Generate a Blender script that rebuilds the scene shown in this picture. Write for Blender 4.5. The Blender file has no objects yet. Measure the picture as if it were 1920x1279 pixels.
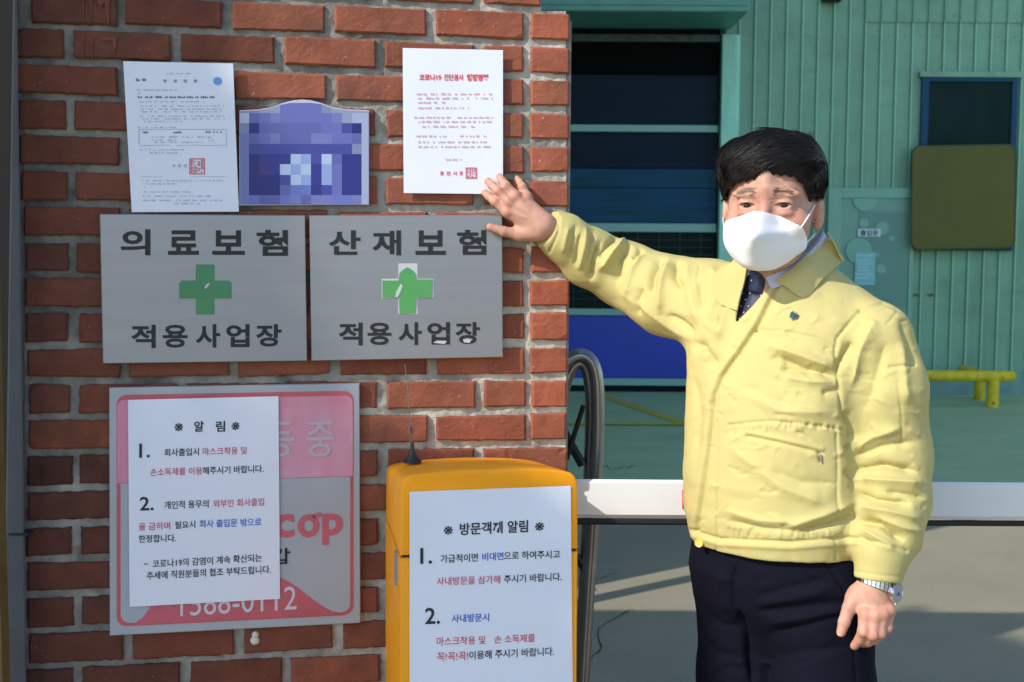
import bpy, math, random
import numpy as np
from mathutils import Vector, Matrix
random.seed(7); RNG = np.random.default_rng(7)
SC = bpy.context.scene
COL = SC.collection

# ---------------------------------------------------------------- camera
FPX = 2400.0; CAMZ = 1.5
PITCH = math.radians(4.5); ROLL = 0.006
R0 = np.array([1.0, 0, 0]); F0 = np.array([0, math.cos(PITCH), -math.sin(PITCH)])
U0 = np.array([0, math.sin(PITCH), math.cos(PITCH)])
CAM = np.array([0, 0, CAMZ])
camr = math.cos(ROLL) * R0 + math.sin(ROLL) * U0
camu = -math.sin(ROLL) * R0 + math.cos(ROLL) * U0
cd = bpy.data.cameras.new('camera'); cam = bpy.data.objects.new('camera', cd); COL.objects.link(cam)
cd.sensor_width = 36; cd.lens = FPX / 1920 * 36; cd.clip_end = 500; cd.clip_start = 0.05
M = Matrix.Identity(4)
for i in range(3):
    M[i][0] = camr[i]; M[i][1] = camu[i]; M[i][2] = -F0[i]; M[i][3] = CAM[i]
cam.matrix_world = M
SC.camera = cam
cd.dof.use_dof = True; cd.dof.focus_distance = 2.45; cd.dof.aperture_fstop = 9.0

# ---------------------------------------------------------------- world, sun, exposure
SUN_EL = math.radians(35.8)
LH = np.array([0.8, 0.6])                              # horizontal travel direction of sunlight
L = np.array([LH[0] * math.cos(SUN_EL), LH[1] * math.cos(SUN_EL), -math.sin(SUN_EL)])
wd = bpy.data.worlds.new('World'); SC.world = wd; wd.use_nodes = True
nt = wd.node_tree; bg = nt.nodes['Background']
sky = nt.nodes.new('ShaderNodeTexSky'); sky.sky_type = 'NISHITA'; sky.sun_disc = False
sky.sun_elevation = SUN_EL; sky.sun_rotation = math.atan2(-LH[0], -LH[1])
sky.air_density = 1.0; sky.dust_density = 0.7; sky.ozone_density = 2.2
nt.links.new(sky.outputs[0], bg.inputs[0]); bg.inputs[1].default_value = 0.15
sd = bpy.data.lights.new('sun', 'SUN'); sd.energy = 2.85; sd.angle = math.radians(0.5); sd.color = (1.0, 0.93, 0.83)
sun = bpy.data.objects.new('sun', sd); COL.objects.link(sun)
sun.rotation_euler = Vector(L).to_track_quat('-Z', 'Y').to_euler(); sun.location = (-6, -5, 8)
SC.view_settings.view_transform = 'Standard'; SC.view_settings.look = 'None'
SC.view_settings.exposure = 0.72; SC.view_settings.gamma = 1.0
SC.cycles.max_bounces = 8

# ---------------------------------------------------------------- pixel <-> world (photo pixels, 1920 x 1279)
def ray(px, py):
    px = np.asarray(px, float); py = np.asarray(py, float)
    i = (px - 960) / FPX; j = (py - 639.5) / FPX
    i0 = i * math.cos(ROLL) + j * math.sin(ROLL); j0 = -i * math.sin(ROLL) + j * math.cos(ROLL)
    return F0 + i0[..., None] * R0 - j0[..., None] * U0
def at(px, py, Y):
    d = ray(px, py); return CAM + d * (np.asarray(Y, float) / d[..., 1])[..., None]
def on_plane(px, py, p0, n, off=0.0):
    d = ray(px, py); t = ((p0 - CAM) @ n + np.asarray(off, float)) / (d @ n); return CAM + d * t[..., None]
def on_ground(px, py, z=0.0):
    return on_plane(px, py, np.array([0, 0, z]), np.array([0, 0, 1.0]))
def proj(P):
    D = P - CAM; w = D @ F0; x = (D @ camr) / w; y = -(D @ camu) / w
    return 960 + x * FPX, 639.5 + y * FPX, w

# ---------------------------------------------------------------- numpy noise
def hash3(i, j, k, s):
    h = (i * 374761393 + j * 668265263 + k * 2147483647 + s * 974634541) & 0xFFFFFFFF
    h = ((h ^ (h >> 13)) * 1274126177) & 0xFFFFFFFF
    h = ((h ^ (h >> 16)) * 2246822519) & 0xFFFFFFFF
    return ((h ^ (h >> 15)) & 0xFFFFFF) / float(0xFFFFFF) * 2 - 1
def vnoise(P, scale, seed=0):
    Q = np.asarray(P, float) * scale; I = np.floor(Q).astype(np.int64); Fr = Q - I
    Fr = Fr * Fr * (3 - 2 * Fr); out = 0
    for a in (0, 1):
        wa = Fr[..., 0] if a else 1 - Fr[..., 0]
        for b in (0, 1):
            wb = Fr[..., 1] if b else 1 - Fr[..., 1]
            for c in (0, 1):
                wc = Fr[..., 2] if c else 1 - Fr[..., 2]
                out = out + wa * wb * wc * hash3(I[..., 0] + a, I[..., 1] + b, I[..., 2] + c, seed)
    return out
def fbm(P, scale, oct=3, seed=0):
    o = 0; a = 1.0
    for k in range(oct):
        o = o + a * vnoise(P, scale * 2 ** k, seed + k * 17); a *= 0.5
    return o

# ---------------------------------------------------------------- materials
MATS = {}
def srgb(r, g, b):
    f = lambda c: c / 12.92 if c <= 0.04045 else ((c + 0.055) / 1.055) ** 2.4
    return (f(r / 255), f(g / 255), f(b / 255))
def mat(name, col, rough=0.6, metal=0.0, n_scale=0, n_amt=0.0, bump=0.0, b_scale=200, spec=0.5, col2=None, tone=False,
        sss=0.0, speck=None, coat=0.0, aniso=None, sheen=0.0):
    if name in MATS: return MATS[name]
    m = bpy.data.materials.new(name); m.use_nodes = True; t = m.node_tree; N = t.nodes; LK = t.links
    p = N['Principled BSDF']; p.inputs['Roughness'].default_value = rough; p.inputs['Metallic'].default_value = metal
    p.inputs['Specular IOR Level'].default_value = spec
    tc = N.new('ShaderNodeTexCoord'); vec = tc.outputs['Object']
    if aniso:
        mp = N.new('ShaderNodeMapping'); mp.inputs['Scale'].default_value = aniso; LK.new(vec, mp.inputs[0]); vec = mp.outputs[0]
    rgb = N.new('ShaderNodeRGB'); rgb.outputs[0].default_value = (*col, 1); out = rgb.outputs[0]
    if n_amt > 0:
        nz = N.new('ShaderNodeTexNoise'); nz.inputs['Scale'].default_value = n_scale; nz.inputs['Detail'].default_value = 6
        nz.inputs['Roughness'].default_value = 0.65; LK.new(vec, nz.inputs['Vector'])
        mr = N.new('ShaderNodeMapRange'); mr.inputs[1].default_value = 0.3; mr.inputs[2].default_value = 0.7
        LK.new(nz.outputs['Fac'], mr.inputs[0])
        mx = N.new('ShaderNodeMix'); mx.data_type = 'RGBA'
        c2 = col2 if col2 else tuple(c * (1 - n_amt) for c in col)
        LK.new(mr.outputs[0], mx.inputs['Factor']); LK.new(out, mx.inputs['A']); mx.inputs['B'].default_value = (*c2, 1)
        out = mx.outputs['Result']
    if speck:
        sc, thr, scol = speck
        nz = N.new('ShaderNodeTexNoise'); nz.inputs['Scale'].default_value = sc; nz.inputs['Detail'].default_value = 3; LK.new(vec, nz.inputs['Vector'])
        mr = N.new('ShaderNodeMapRange'); mr.inputs[1].default_value = thr; mr.inputs[2].default_value = thr + 0.06
        LK.new(nz.outputs['Fac'], mr.inputs[0])
        mx = N.new('ShaderNodeMix'); mx.data_type = 'RGBA'; LK.new(mr.outputs[0], mx.inputs['Factor'])
        LK.new(out, mx.inputs['A']); mx.inputs['B'].default_value = (*scol, 1); out = mx.outputs['Result']
    if tone:
        at_ = N.new('ShaderNodeAttribute'); at_.attribute_name = 'tone'
        mx = N.new('ShaderNodeMix'); mx.data_type = 'RGBA'; mx.blend_type = 'MULTIPLY'; mx.inputs['Factor'].default_value = 1
        LK.new(out, mx.inputs['A']); LK.new(at_.outputs['Color'], mx.inputs['B']); out = mx.outputs['Result']
    LK.new(out, p.inputs['Base Color'])
    if bump > 0:
        nz = N.new('ShaderNodeTexNoise'); nz.inputs['Scale'].default_value = b_scale; nz.inputs['Detail'].default_value = 4; LK.new(vec, nz.inputs['Vector'])
        bp = N.new('ShaderNodeBump'); bp.inputs['Strength'].default_value = bump; bp.inputs['Distance'].default_value = 0.002
        LK.new(nz.outputs['Fac'], bp.inputs['Height']); LK.new(bp.outputs[0], p.inputs['Normal'])
    if sss > 0:
        p.inputs['Subsurface Weight'].default_value = sss; p.inputs['Subsurface Radius'].default_value = (0.01, 0.004, 0.002)
        p.inputs['Subsurface Scale'].default_value = 0.5
    if coat: p.inputs['Coat Weight'].default_value = coat
    if sheen: p.inputs['Sheen Weight'].default_value = sheen
    MATS[name] = m; return m

# ---------------------------------------------------------------- objects
ORG = {}
def tag(o, label=None, cat=None, group=None, kind=None):
    if label: o['label'] = label
    if cat: o['category'] = cat
    if group: o['group'] = group
    if kind: o['kind'] = kind
    return o
def thing(name, loc, label, cat, group=None):
    o = bpy.data.objects.new(name, None); COL.objects.link(o); o.location = [float(v) for v in loc]; o.empty_display_size = 0.1
    ORG[o.name] = np.array(loc, float); return tag(o, label, cat, group)
def build(name, V, Fc, m, parent=None, smooth=False, angle=None, tone=None, mats=None, midx=None):
    V = np.asarray(V, float).reshape(-1, 3)
    if parent is not None: org = ORG[parent.name]
    else:
        org = np.array([(V[:, 0].min() + V[:, 0].max()) / 2, (V[:, 1].min() + V[:, 1].max()) / 2, V[:, 2].min()])
    me = bpy.data.meshes.new(name)
    if isinstance(Fc, np.ndarray):
        n = len(Fc); k = Fc.shape[1]
        me.vertices.add(len(V)); me.vertices.foreach_set('co', (V - org).astype(np.float32).ravel())
        me.loops.add(n * k); me.loops.foreach_set('vertex_index', Fc.astype(np.int32).ravel())
        me.polygons.add(n); me.polygons.foreach_set('loop_start', (np.arange(n) * k).astype(np.int32))
        me.update(calc_edges=True)
    else:
        me.from_pydata([tuple(v) for v in (V - org)], [], [tuple(int(i) for i in f) for f in Fc]); me.update()
    for mm in (mats or [m]): me.materials.append(mm)
    if midx is not None: me.polygons.foreach_set('material_index', np.asarray(midx, np.int32))
    if smooth:
        me.polygons.foreach_set('use_smooth', np.ones(len(me.polygons), bool))
        if angle: me.set_sharp_from_angle(angle=math.radians(angle))
    if tone is not None:
        a = me.color_attributes.new('tone', 'FLOAT_COLOR', 'POINT'); T = np.ones((len(V), 4), np.float32); T[:, :3] = tone
        a.data.foreach_set('color', T.ravel())
    me.validate()
    o = bpy.data.objects.new(name, me); COL.objects.link(o)
    if parent is not None: o.parent = parent
    else: o.location = org
    ORG[o.name] = org
    return o
class MB:
    """collects shapes into one mesh"""
    def __init__(s): s.V = []; s.F = []; s.T = []; s.n = 0
    def add(s, V, F, tone=(1, 1, 1)):
        V = np.asarray(V, float).reshape(-1, 3); s.V.append(V); s.F += [tuple(i + s.n for i in f) for f in F]
        s.T.append(np.broadcast_to(np.asarray(tone, float), (len(V), 3))); s.n += len(V)
    def box(s, lo, hi, tone=(1, 1, 1), bev=0.0):
        x0, y0, z0 = lo; x1, y1, z1 = hi
        s.hexa([(x0, y0, z0), (x1, y0, z0), (x1, y1, z0), (x0, y1, z0)], [(x0, y0, z1), (x1, y0, z1), (x1, y1, z1), (x0, y1, z1)], tone, bev)
    def hexa(s, A, B, tone=(1, 1, 1), bev=0.0):
        """box between bottom quad A and top quad B, optionally with chamfered edges"""
        A = np.array(A, float); B = np.array(B, float); C8 = np.vstack([A, B])
        if bev <= 0:
            s.add(C8, [(3, 2, 1, 0), (4, 5, 6, 7), (0, 1, 5, 4), (1, 2, 6, 5), (2, 3, 7, 6), (3, 0, 4, 7)], tone); return
        faces = [(3, 2, 1, 0), (4, 5, 6, 7), (0, 1, 5, 4), (1, 2, 6, 5), (2, 3, 7, 6), (3, 0, 4, 7)]
        V = []; F = []; idx = {}
        for fi, f in enumerate(faces):
            for k in range(4):
                v = C8[f[k]]; a = C8[f[k - 1]] - v; b = C8[f[(k + 1) % 4]] - v
                idx[(fi, f[k])] = len(V); V.append(v + a / np.linalg.norm(a) * bev + b / np.linalg.norm(b) * bev)
            F.append(tuple(idx[(fi, c)] for c in f))
        for fi, f in enumerate(faces):
            for k in range(4):
                a, b = f[k], f[(k + 1) % 4]
                for fj, g in enumerate(faces):
                    if fj > fi and a in g and b in g: F.append((idx[(fi, b)], idx[(fi, a)], idx[(fj, a)], idx[(fj, b)]))
        for c in range(8):
            fs = [fi for fi, f in enumerate(faces) if c in f]; F.append(tuple(idx[(fi, c)] for fi in fs))
        s.add(V, F, tone)
    def tube(s, P, r, seg=10, tone=(1, 1, 1), caps=True, closed=False):
        P = np.array(P, float); n = len(P); r = np.broadcast_to(np.asarray(r, float), (n,))
        V = []; T = np.gradient(P, axis=0)
        if closed: T = np.roll(P, -1, 0) - np.roll(P, 1, 0)
        up = np.array([0.31, 0.17, 0.93]); prev = None
        for i in range(n):
            t = T[i] / (np.linalg.norm(T[i]) + 1e-12)
            a = prev if prev is not None else np.cross(t, up)
            a = a - t * (a @ t)
            if np.linalg.norm(a) < 1e-6: a = np.cross(t, [1, 0, 0.2])
            a /= np.linalg.norm(a); prev = a; b = np.cross(t, a)
            for k in range(seg):
                w = 2 * math.pi * k / seg; V.append(P[i] + r[i] * (a * math.cos(w) + b * math.sin(w)))
        F = []
        for i in range(n if closed else n - 1):
            j = (i + 1) % n
            for k in range(seg):
                F.append((i * seg + k, i * seg + (k + 1) % seg, j * seg + (k + 1) % seg, j * seg + k))
        if caps and not closed:
            F.append(tuple(range(seg))[::-1]); F.append(tuple((n - 1) * seg + k for k in range(seg)))
        s.add(V, F, tone)
    def lathe(s, prof, c, axis=(0, 0, 1), seg=20, tone=(1, 1, 1)):
        c = np.array(c, float); z = np.array(axis, float); z /= np.linalg.norm(z)
        a = np.cross(z, [0.3, 1, 0.1]); a /= np.linalg.norm(a); b = np.cross(z, a); V = []; F = []
        for r, h in prof:
            for k in range(seg):
                w = 2 * math.pi * k / seg; V.append(c + z * h + max(r, 1e-5) * (a * math.cos(w) + b * math.sin(w)))
        for i in range(len(prof) - 1):
            for k in range(seg): F.append((i * seg + k, i * seg + (k + 1) % seg, (i + 1) * seg + (k + 1) % seg, (i + 1) * seg + k))
        F.append(tuple(range(seg))[::-1]); F.append(tuple((len(prof) - 1) * seg + k for k in range(seg)))
        s.add(V, F, tone)
    def build(s, name, m, parent=None, smooth=False, angle=35, tone=False, **kw):
        return build(name, np.vstack(s.V), s.F, m, parent, smooth, angle, np.vstack(s.T) if tone else None, **kw)
def grid_faces(nu, nv, off=0, flip=False):
    F = []
    for j in range(nv - 1):
        for i in range(nu - 1):
            a = off + j * nu + i; f = (a, a + 1, a + nu + 1, a + nu); F.append(f[::-1] if flip else f)
    return F
def sheet(G, th, nrm=None):
    """closed thin sheet from a grid G[nv,nu,3]; thickness th goes behind"""
    nv, nu, _ = G.shape
    if nrm is None:
        du = np.gradient(G, axis=1); dv = np.gradient(G, axis=0); n = np.cross(du, dv); n /= np.linalg.norm(n, axis=2, keepdims=True) + 1e-12
        c = G - CAM; s_ = np.sign((n * c).sum(2).mean()); n = n * s_        # away from the camera
    else: n = -np.broadcast_to(nrm, G.shape)
    B = G + n * th; V = np.vstack([G.reshape(-1, 3), B.reshape(-1, 3)]); o = nu * nv
    F = grid_faces(nu, nv) + grid_faces(nu, nv, o, True)
    ring = [i for i in range(nu)] + [j * nu + nu - 1 for j in range(1, nv)] + [(nv - 1) * nu + i for i in range(nu - 2, -1, -1)] + [j * nu for j in range(nv - 2, 0, -1)]
    for k in range(len(ring)):
        a, b = ring[k], ring[(k + 1) % len(ring)]; F.append((b, a, a + o, b + o))
    return V, F
def prism(front, back):
    """closed solid between two outlines with equal counts"""
    n = len(front); V = np.vstack([front, back]); F = [tuple(range(n)), tuple(range(2 * n - 1, n - 1, -1))]
    for k in range(n): F.append(((k + 1) % n, k, n + k, n + (k + 1) % n))
    return V, F

# ---------------------------------------------------------------- lettering
TXT = {}
def glyphs(s, bold=0.0):
    key = (s, bold)
    if key in TXT: return TXT[key]
    c = bpy.data.curves.new('lettering', 'FONT'); c.body = s; c.resolution_u = 3; c.offset = bold
    o = bpy.data.objects.new('lettering', c); COL.objects.link(o)
    bpy.context.view_layer.update()
    me = bpy.data.meshes.new_from_object(o.evaluated_get(bpy.context.evaluated_depsgraph_get()))
    V = np.array([v.co[:2] for v in me.vertices]); F = [tuple(p.vertices) for p in me.polygons]
    bpy.data.objects.remove(o); bpy.data.curves.remove(c); bpy.data.meshes.remove(me)
    V = (V - V.min(0)) / (V.max(0) - V.min(0)); TXT[key] = (V, F); return V, F
def text(mb, s, x0, x1, yb0, yb1, h, pos, bold=0.0, tone=(1, 1, 1)):
    """lettering fitted from (x0,yb0) to (x1,yb1) (baseline, photo px), h px tall, laid by pos(px,py)"""
    V, F = glyphs(s, bold)
    X = x0 + V[:, 0] * (x1 - x0); Y = yb0 + V[:, 0] * (yb1 - yb0) - V[:, 1] * h
    mb.add(pos(X, Y), F, tone)
# ================================================================ the setting
asphalt_n = bpy.data.materials.new('asphalt'); asphalt_n.use_nodes = True
def ground_material():
    t = asphalt_n.node_tree; N = t.nodes; LK = t.links; p = N['Principled BSDF']
    p.inputs['Roughness'].default_value = 0.85
    g = N.new('ShaderNodeNewGeometry'); sp = N.new('ShaderNodeSeparateXYZ'); LK.new(g.outputs['Position'], sp.inputs[0])
    def noise(sc, det=5, rough=0.6):
        n = N.new('ShaderNodeTexNoise'); n.inputs['Scale'].default_value = sc; n.inputs['Detail'].default_value = det
        n.inputs['Roughness'].default_value = rough; LK.new(g.outputs['Position'], n.inputs['Vector']); return n.outputs['Fac']
    def rng(v, a, b, c=0, d=1):
        m = N.new('ShaderNodeMapRange'); m.inputs[1].default_value = a; m.inputs[2].default_value = b; m.inputs[3].default_value = c; m.inputs[4].default_value = d
        LK.new(v, m.inputs[0]); return m.outputs[0]
    def mixc(f, a, b, bt='MIX'):
        m = N.new('ShaderNodeMix'); m.data_type = 'RGBA'; m.blend_type = bt
        if isinstance(f, float): m.inputs['Factor'].default_value = f
        else: LK.new(f, m.inputs['Factor'])
        for k, v in (('A', a), ('B', b)):
            if isinstance(v, tuple): m.inputs[k].default_value = (*v, 1)
            else: LK.new(v, m.inputs[k])
        return m.outputs['Result']
    grain = rng(noise(420, 2), 0.3, 0.7)
    grit = rng(noise(110, 3, .7), 0.50, 0.72)
    patch = rng(noise(1.3, 6), 0.35, 0.68)
    asp = mixc(grain, (0.22, 0.20, 0.14), (0.48, 0.42, 0.285))
    asp = mixc(grit, asp, mixc(0.45, asp, (0.06, 0.065, 0.055)))
    asp = mixc(patch, asp, mixc(0.35, asp, (0.15, 0.165, 0.125)))
    grn = mixc(rng(noise(2.2, 7), 0.3, 0.7), (0.34, 0.50, 0.27), (0.44, 0.60, 0.34))
    grn = mixc(rng(noise(60, 3), 0.55, 0.75), grn, (0.32, 0.42, 0.25))
    wob = N.new('ShaderNodeMath'); wob.operation = 'MULTIPLY_ADD'; wob.inputs[1].default_value = 0.5
    LK.new(noise(1.0, 4), wob.inputs[0]); LK.new(sp.outputs['Y'], wob.inputs[2])
    c = mixc(rng(wob.outputs[0], 6.9, 7.9), asp, grn)
    LK.new(c, p.inputs['Base Color'])
    bp = N.new('ShaderNodeBump'); bp.inputs['Strength'].default_value = 0.5; bp.inputs['Distance'].default_value = 0.004
    LK.new(grain, bp.inputs['Height']); LK.new(bp.outputs[0], p.inputs['Normal'])
ground_material()
S_ = 150.0
o = build('ground', [(-S_, -S_, 0), (S_, -S_, 0), (S_, S_, 0), (-S_, S_, 0)], [(0, 1, 2, 3)], asphalt_n)
tag(o, kind='structure')

# yellow floor lines
YLN = mat('yellow_line_paint', (0.72, 0.60, 0.04), 0.7, n_scale=30, n_amt=0.45)
def floor_strip(p, q, w):
    a = on_ground(*p, z=0.004); b = on_ground(*q, z=0.004); d = (b - a) / np.linalg.norm(b - a); s = np.array([-d[1], d[0], 0]) * w / 2
    return [a - s, b - s, b + s, a + s]
ln = thing('floor_marking', on_ground(1140, 745), 'worn yellow lines painted on the green yard floor beneath the shutter door', 'floor marking')
m_ = MB(); m_.add(floor_strip((1090, 728), (1292, 798), 0.10), [(0, 1, 2, 3)]); m_.build('diagonal_line', YLN, ln)
m_ = MB(); m_.add(floor_strip((1000, 795), (1420, 797), 0.09) + np.array([0, 0, 0.004]), [(0, 1, 2, 3)]); m_.build('cross_line', YLN, ln)
# cracks
CRK = mat('crack_black', (0.02, 0.02, 0.02), 0.95)
m_ = MB()
def crack(pts, w):
    P = []
    for (a, b) in zip(pts[:-1], pts[1:]):
        for k in range(6): P.append(np.array(a) + (np.array(b) - np.array(a)) * k / 6)
    P.append(np.array(pts[-1])); P = np.array(P, float) + RNG.normal(0, 1.6, (len(P), 2))
    G = on_ground(P[:, 0], P[:, 1], z=0.004); d = np.gradient(G, axis=0); s = np.stack([-d[:, 1], d[:, 0], d[:, 2] * 0], 1)
    s = s / (np.linalg.norm(s, axis=1, keepdims=True) + 1e-9) * (w * RNG.uniform(0.4, 1.5, len(P)))[:, None]
    m_.add(np.vstack([G - s, G + s]), [(k, k + 1, len(G) + k + 1, len(G) + k) for k in range(len(G) - 1)])
crack([(1085, 1255), (1128, 1215), (1122, 1180), (1150, 1160), (1190, 1140)], 0.0022)
crack([(1120, 1110), (1100, 1090), (1160, 1075)], 0.0015)
crack([(1112, 872), (1150, 878), (1190, 874)], 0.004)
o = m_.build('ground_cracks', CRK); tag(o, kind='structure')

# ---------------------------------------------------------------- factory building behind
BY = 12.6
bp_ = lambda x, y, Y=BY: at(x, y, Y)
TEAL = mat('teal_siding', (0.23, 0.49, 0.325), 0.45, n_scale=1.7, n_amt=0.28, bump=0.08, b_scale=6, speck=(5, 0.70, (0.10, 0.22, 0.17)))
def streaks(m, scale, amt, col):
    t = m.node_tree; N = t.nodes; LK = t.links; p = N['Principled BSDF']; src = p.inputs['Base Color'].links[0].from_socket
    g = N.new('ShaderNodeNewGeometry'); mp = N.new('ShaderNodeMapping'); mp.inputs['Scale'].default_value = scale; LK.new(g.outputs['Position'], mp.inputs[0])
    n = N.new('ShaderNodeTexNoise'); n.inputs['Scale'].default_value = 1; n.inputs['Detail'].default_value = 7; n.inputs['Roughness'].default_value = .7; LK.new(mp.outputs[0], n.inputs['Vector'])
    r = N.new('ShaderNodeMapRange'); r.inputs[1].default_value = .50; r.inputs[2].default_value = .78; r.inputs[4].default_value = amt; LK.new(n.outputs['Fac'], r.inputs[0])
    x = N.new('ShaderNodeMix'); x.data_type = 'RGBA'; LK.new(r.outputs[0], x.inputs['Factor']); LK.new(src, x.inputs['A']); x.inputs['B'].default_value = (*col, 1); LK.new(x.outputs['Result'], p.inputs['Base Color'])
streaks(TEAL, (7, 1, .5), .75, (0.13, 0.26, 0.16)); streaks(TEAL, (1.1, 1, 2.2), .55, (0.10, 0.20, 0.12))
TEALL = mat('teal_trim', (0.40, 0.92, 0.70), 0.4, n_scale=3, n_amt=0.2)
streaks(TEALL, (3, 1, .6), .5, (0.16, 0.32, 0.22))
TEALD = mat('teal_canopy', (0.14, 0.40, 0.33), 0.5, n_scale=3, n_amt=0.25)
fac = thing('factory_building', (2.6, BY, 0), 'teal ribbed metal factory hall across the yard behind the person', 'building')
def X(px, Y=BY): return (px - 960) / FPX * Y * 0.997
# ribbed siding, one sheet with profile
xs = []; x = X(1352); k = 0
pitch = 0.1525
while x < 14:
    w = pitch
    xs += [(x, 0.0), (x + 0.118, 0.0), (x + 0.124, -0.022), (x + 0.140, -0.022), (x + 0.146, 0.0)]; x += w; k += 1
xs = np.array(xs)
def siding(z0, z1, dy, x0, x1):
    s = xs[(xs[:, 0] >= x0) & (xs[:, 0] <= x1)]; n = len(s)
    V = [(a, BY + b + dy, z0) for a, b in s] + [(a, BY + b + dy, z1) for a, b in s]
    return V, [(i, i + 1, n + i + 1, n + i) for i in range(n - 1)]
m_ = MB(); m_.add(*siding(0.22, 7.0, 0, X(1350), 14)); m_.build('wall_siding', TEAL, fac)
m_ = MB()
for k_ in range(2, len(xs), 5):
    if xs[k_, 0] < 8: m_.box((xs[k_, 0] + .0045, BY - .0245, .22), (xs[k_, 0] + .0135, BY - .0222, 7.0))
m_.build('rib_edge', mat('painted_rib_highlight', (0.36, 0.68, 0.50), .4), fac)  # paler strips put the highlight along each rib into the colour
zs = bp_(1700, 42)[2]
m_ = MB(); m_.add(*siding(zs, 7.2, -0.014, X(1600), 14)); m_.build('upper_cladding', TEAL, fac)
m_ = MB(); m_.box((X(1352), BY - 0.03, 0), (14, BY + 6, 0.22)); m_.build('plinth', mat('plinth_paint', (0.22, 0.42, 0.37), 0.8, n_scale=4, n_amt=0.4), fac)
m_ = MB(); m_.box((-1.0, BY + 0.35, 0), (X(1345), BY + 6, 7.0)); m_.box((X(1345), BY + 0.05, 0.22), (14, BY + 6, 7.0)); m_.build('wall', TEALD, fac)
# door jamb
m_ = MB(); m_.box((X(1345), BY - 0.06, 0), (X(1372), BY + 0.3, bp_(1350, 66)[2]), bev=0.004)
m_.box((X(1372), BY - 0.035, 0), (X(1379), BY - 0.002, bp_(1350, 66)[2])); m_.build('door_jamb', TEALL, fac)
# canopy
CZ = at(1200, 21, 11.6)[2]
m_ = MB(); m_.box((-1.0, 11.6, CZ), (X(1395, 11.6), BY - 0.062, 5.2), bev=0.01)
m_.box((-1.0, 11.585, CZ + 0.055), (X(1395, 11.6) + 0.012, 11.6, CZ + 0.075)); m_.build('canopy', TEALD, fac)
# sectional shutter door
DZ = lambda y: bp_(1200, y, BY + 0.1)[2]
sh = MB(); sh.box((-1.0, BY + 0.10, 0.0), (X(1345), BY + 0.16, 4.2)); sho = sh.build('shutter_door', mat('shutter_black', (0.006, 0.012, 0.02), 0.5, spec=.1), fac)
def panel(name, y0, y1, m, d=0.02):
    b = MB(); z1 = DZ(y0); z0 = DZ(y1); b.box((-0.95, BY + 0.10 - d, z0), (X(1343), BY + 0.0985, z1), bev=0.003); return b.build(name, m, sho)
NAVY = mat('dark_navy_panel', (0.006, 0.022, 0.044), 0.5, spec=.12, n_scale=3, n_amt=0.3, aniso=(0.3, 1, 7))
NAVY2 = mat('navy_glazing', (0.010, 0.085, 0.19), 0.5, spec=.15, n_scale=2.5, n_amt=0.75, aniso=(0.5, 1, 8), col2=(0.008, 0.062, 0.075))
BLUE = mat('blue_panel', (0.012, 0.06, 0.55), 0.35, n_scale=2, n_amt=0.15)
DGRN = mat('dark_mesh_panel', (0.010, 0.024, 0.021), 0.6, spec=.1, n_scale=60, n_amt=0.3)
RAIL = mat('pale_rail', (0.27, 0.52, 0.44), 0.45)
panel('panel', 78, 140, mat('black_panel', (0.002, 0.003, 0.004), 0.6, spec=.06)); panel('panel', 141, 234, NAVY); panel('panel', 249, 316, NAVY); panel('panel', 317, 352, NAVY2); panel('panel', 353, 418, NAVY2)  # top panel nearly black, the ones below navy
panel('panel', 436, 578, DGRN); panel('panel', 592, 708, BLUE)
for y0, y1 in ((235, 248), (419, 435), (579, 591), (709, 722)): panel('rail', y0, y1, RAIL, 0.05)
m_ = MB(); m_.box((-1.0, BY + 0.02, DZ(80)), (X(1343), BY + 0.09, DZ(67))); m_.build('top_rail', mat('old_rail', (0.09, 0.17, 0.16), 0.5, n_scale=12, n_amt=0.7), sho)
m_ = MB()
for yy in range(450, 575, 14):
    z = DZ(yy); m_.box((-0.9, BY + 0.072, z), (X(1342), BY + 0.079, z + 0.006))
for xx in range(1075, 1342, 40): m_.box((X(xx), BY + 0.071, DZ(577)), (X(xx) + 0.006, BY + 0.078, DZ(437)))
m_.build('mesh_bars', mat('mesh_bar', (0.018, 0.042, 0.038), 0.5), sho)
# small bracket stained into the siding above
m_ = MB(); b0 = bp_(1556, 2); m_.box((b0[0] - 0.09, BY - 0.12, b0[2] - 0.02), (b0[0] + 0.09, BY - 0.023, b0[2] + 0.12), bev=0.01)
m_.build('wall_bracket', mat('bracket_black', (0.01, 0.01, 0.01), 0.6), fac)
STN = mat('moss_stain', (0.10, 0.17, 0.06), 0.9, n_scale=9, n_amt=0.6)
m_ = MB()
for row_y in (68, 560):
    z = bp_(1700, row_y)[2]
    for k_ in range(0, 26):
        xx = X(1352) + pitch * k_ + 0.06
        if RNG.random() < .8 and not (X(1560) < xx < X(1900) and row_y > 240): m_.lathe([(.009, 0), (.008, .004), (0, .006)], (xx, BY - .0005, z + RNG.normal(0, .004)), (0, -1, 0), 8)
m_.build('siding_screws', mat('screw_grey', (.20, .25, .22), .5, metal=.3), fac)
m_ = MB()
for (px, py, w, h) in ((1718, 553, 9, 3), (1745, 553, 8, 3)):
    w_ = np.linspace(0, 2 * math.pi, 13)[:-1]; rr_ = RNG.uniform(.6, 1.1, 12); c_ = at(px, py, BY - .0225)
    m_.add([(c_[0] + math.cos(a) * w / FPX * BY * r, BY - .0225, c_[2] + math.sin(a) * h / FPX * BY * r) for a, r in zip(w_, rr_)], [tuple(range(11, -1, -1))])
m_.build('rust_mark', mat('rust_moss', (.15, .19, .06), .9, n_scale=20, n_amt=.5), fac)
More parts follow.
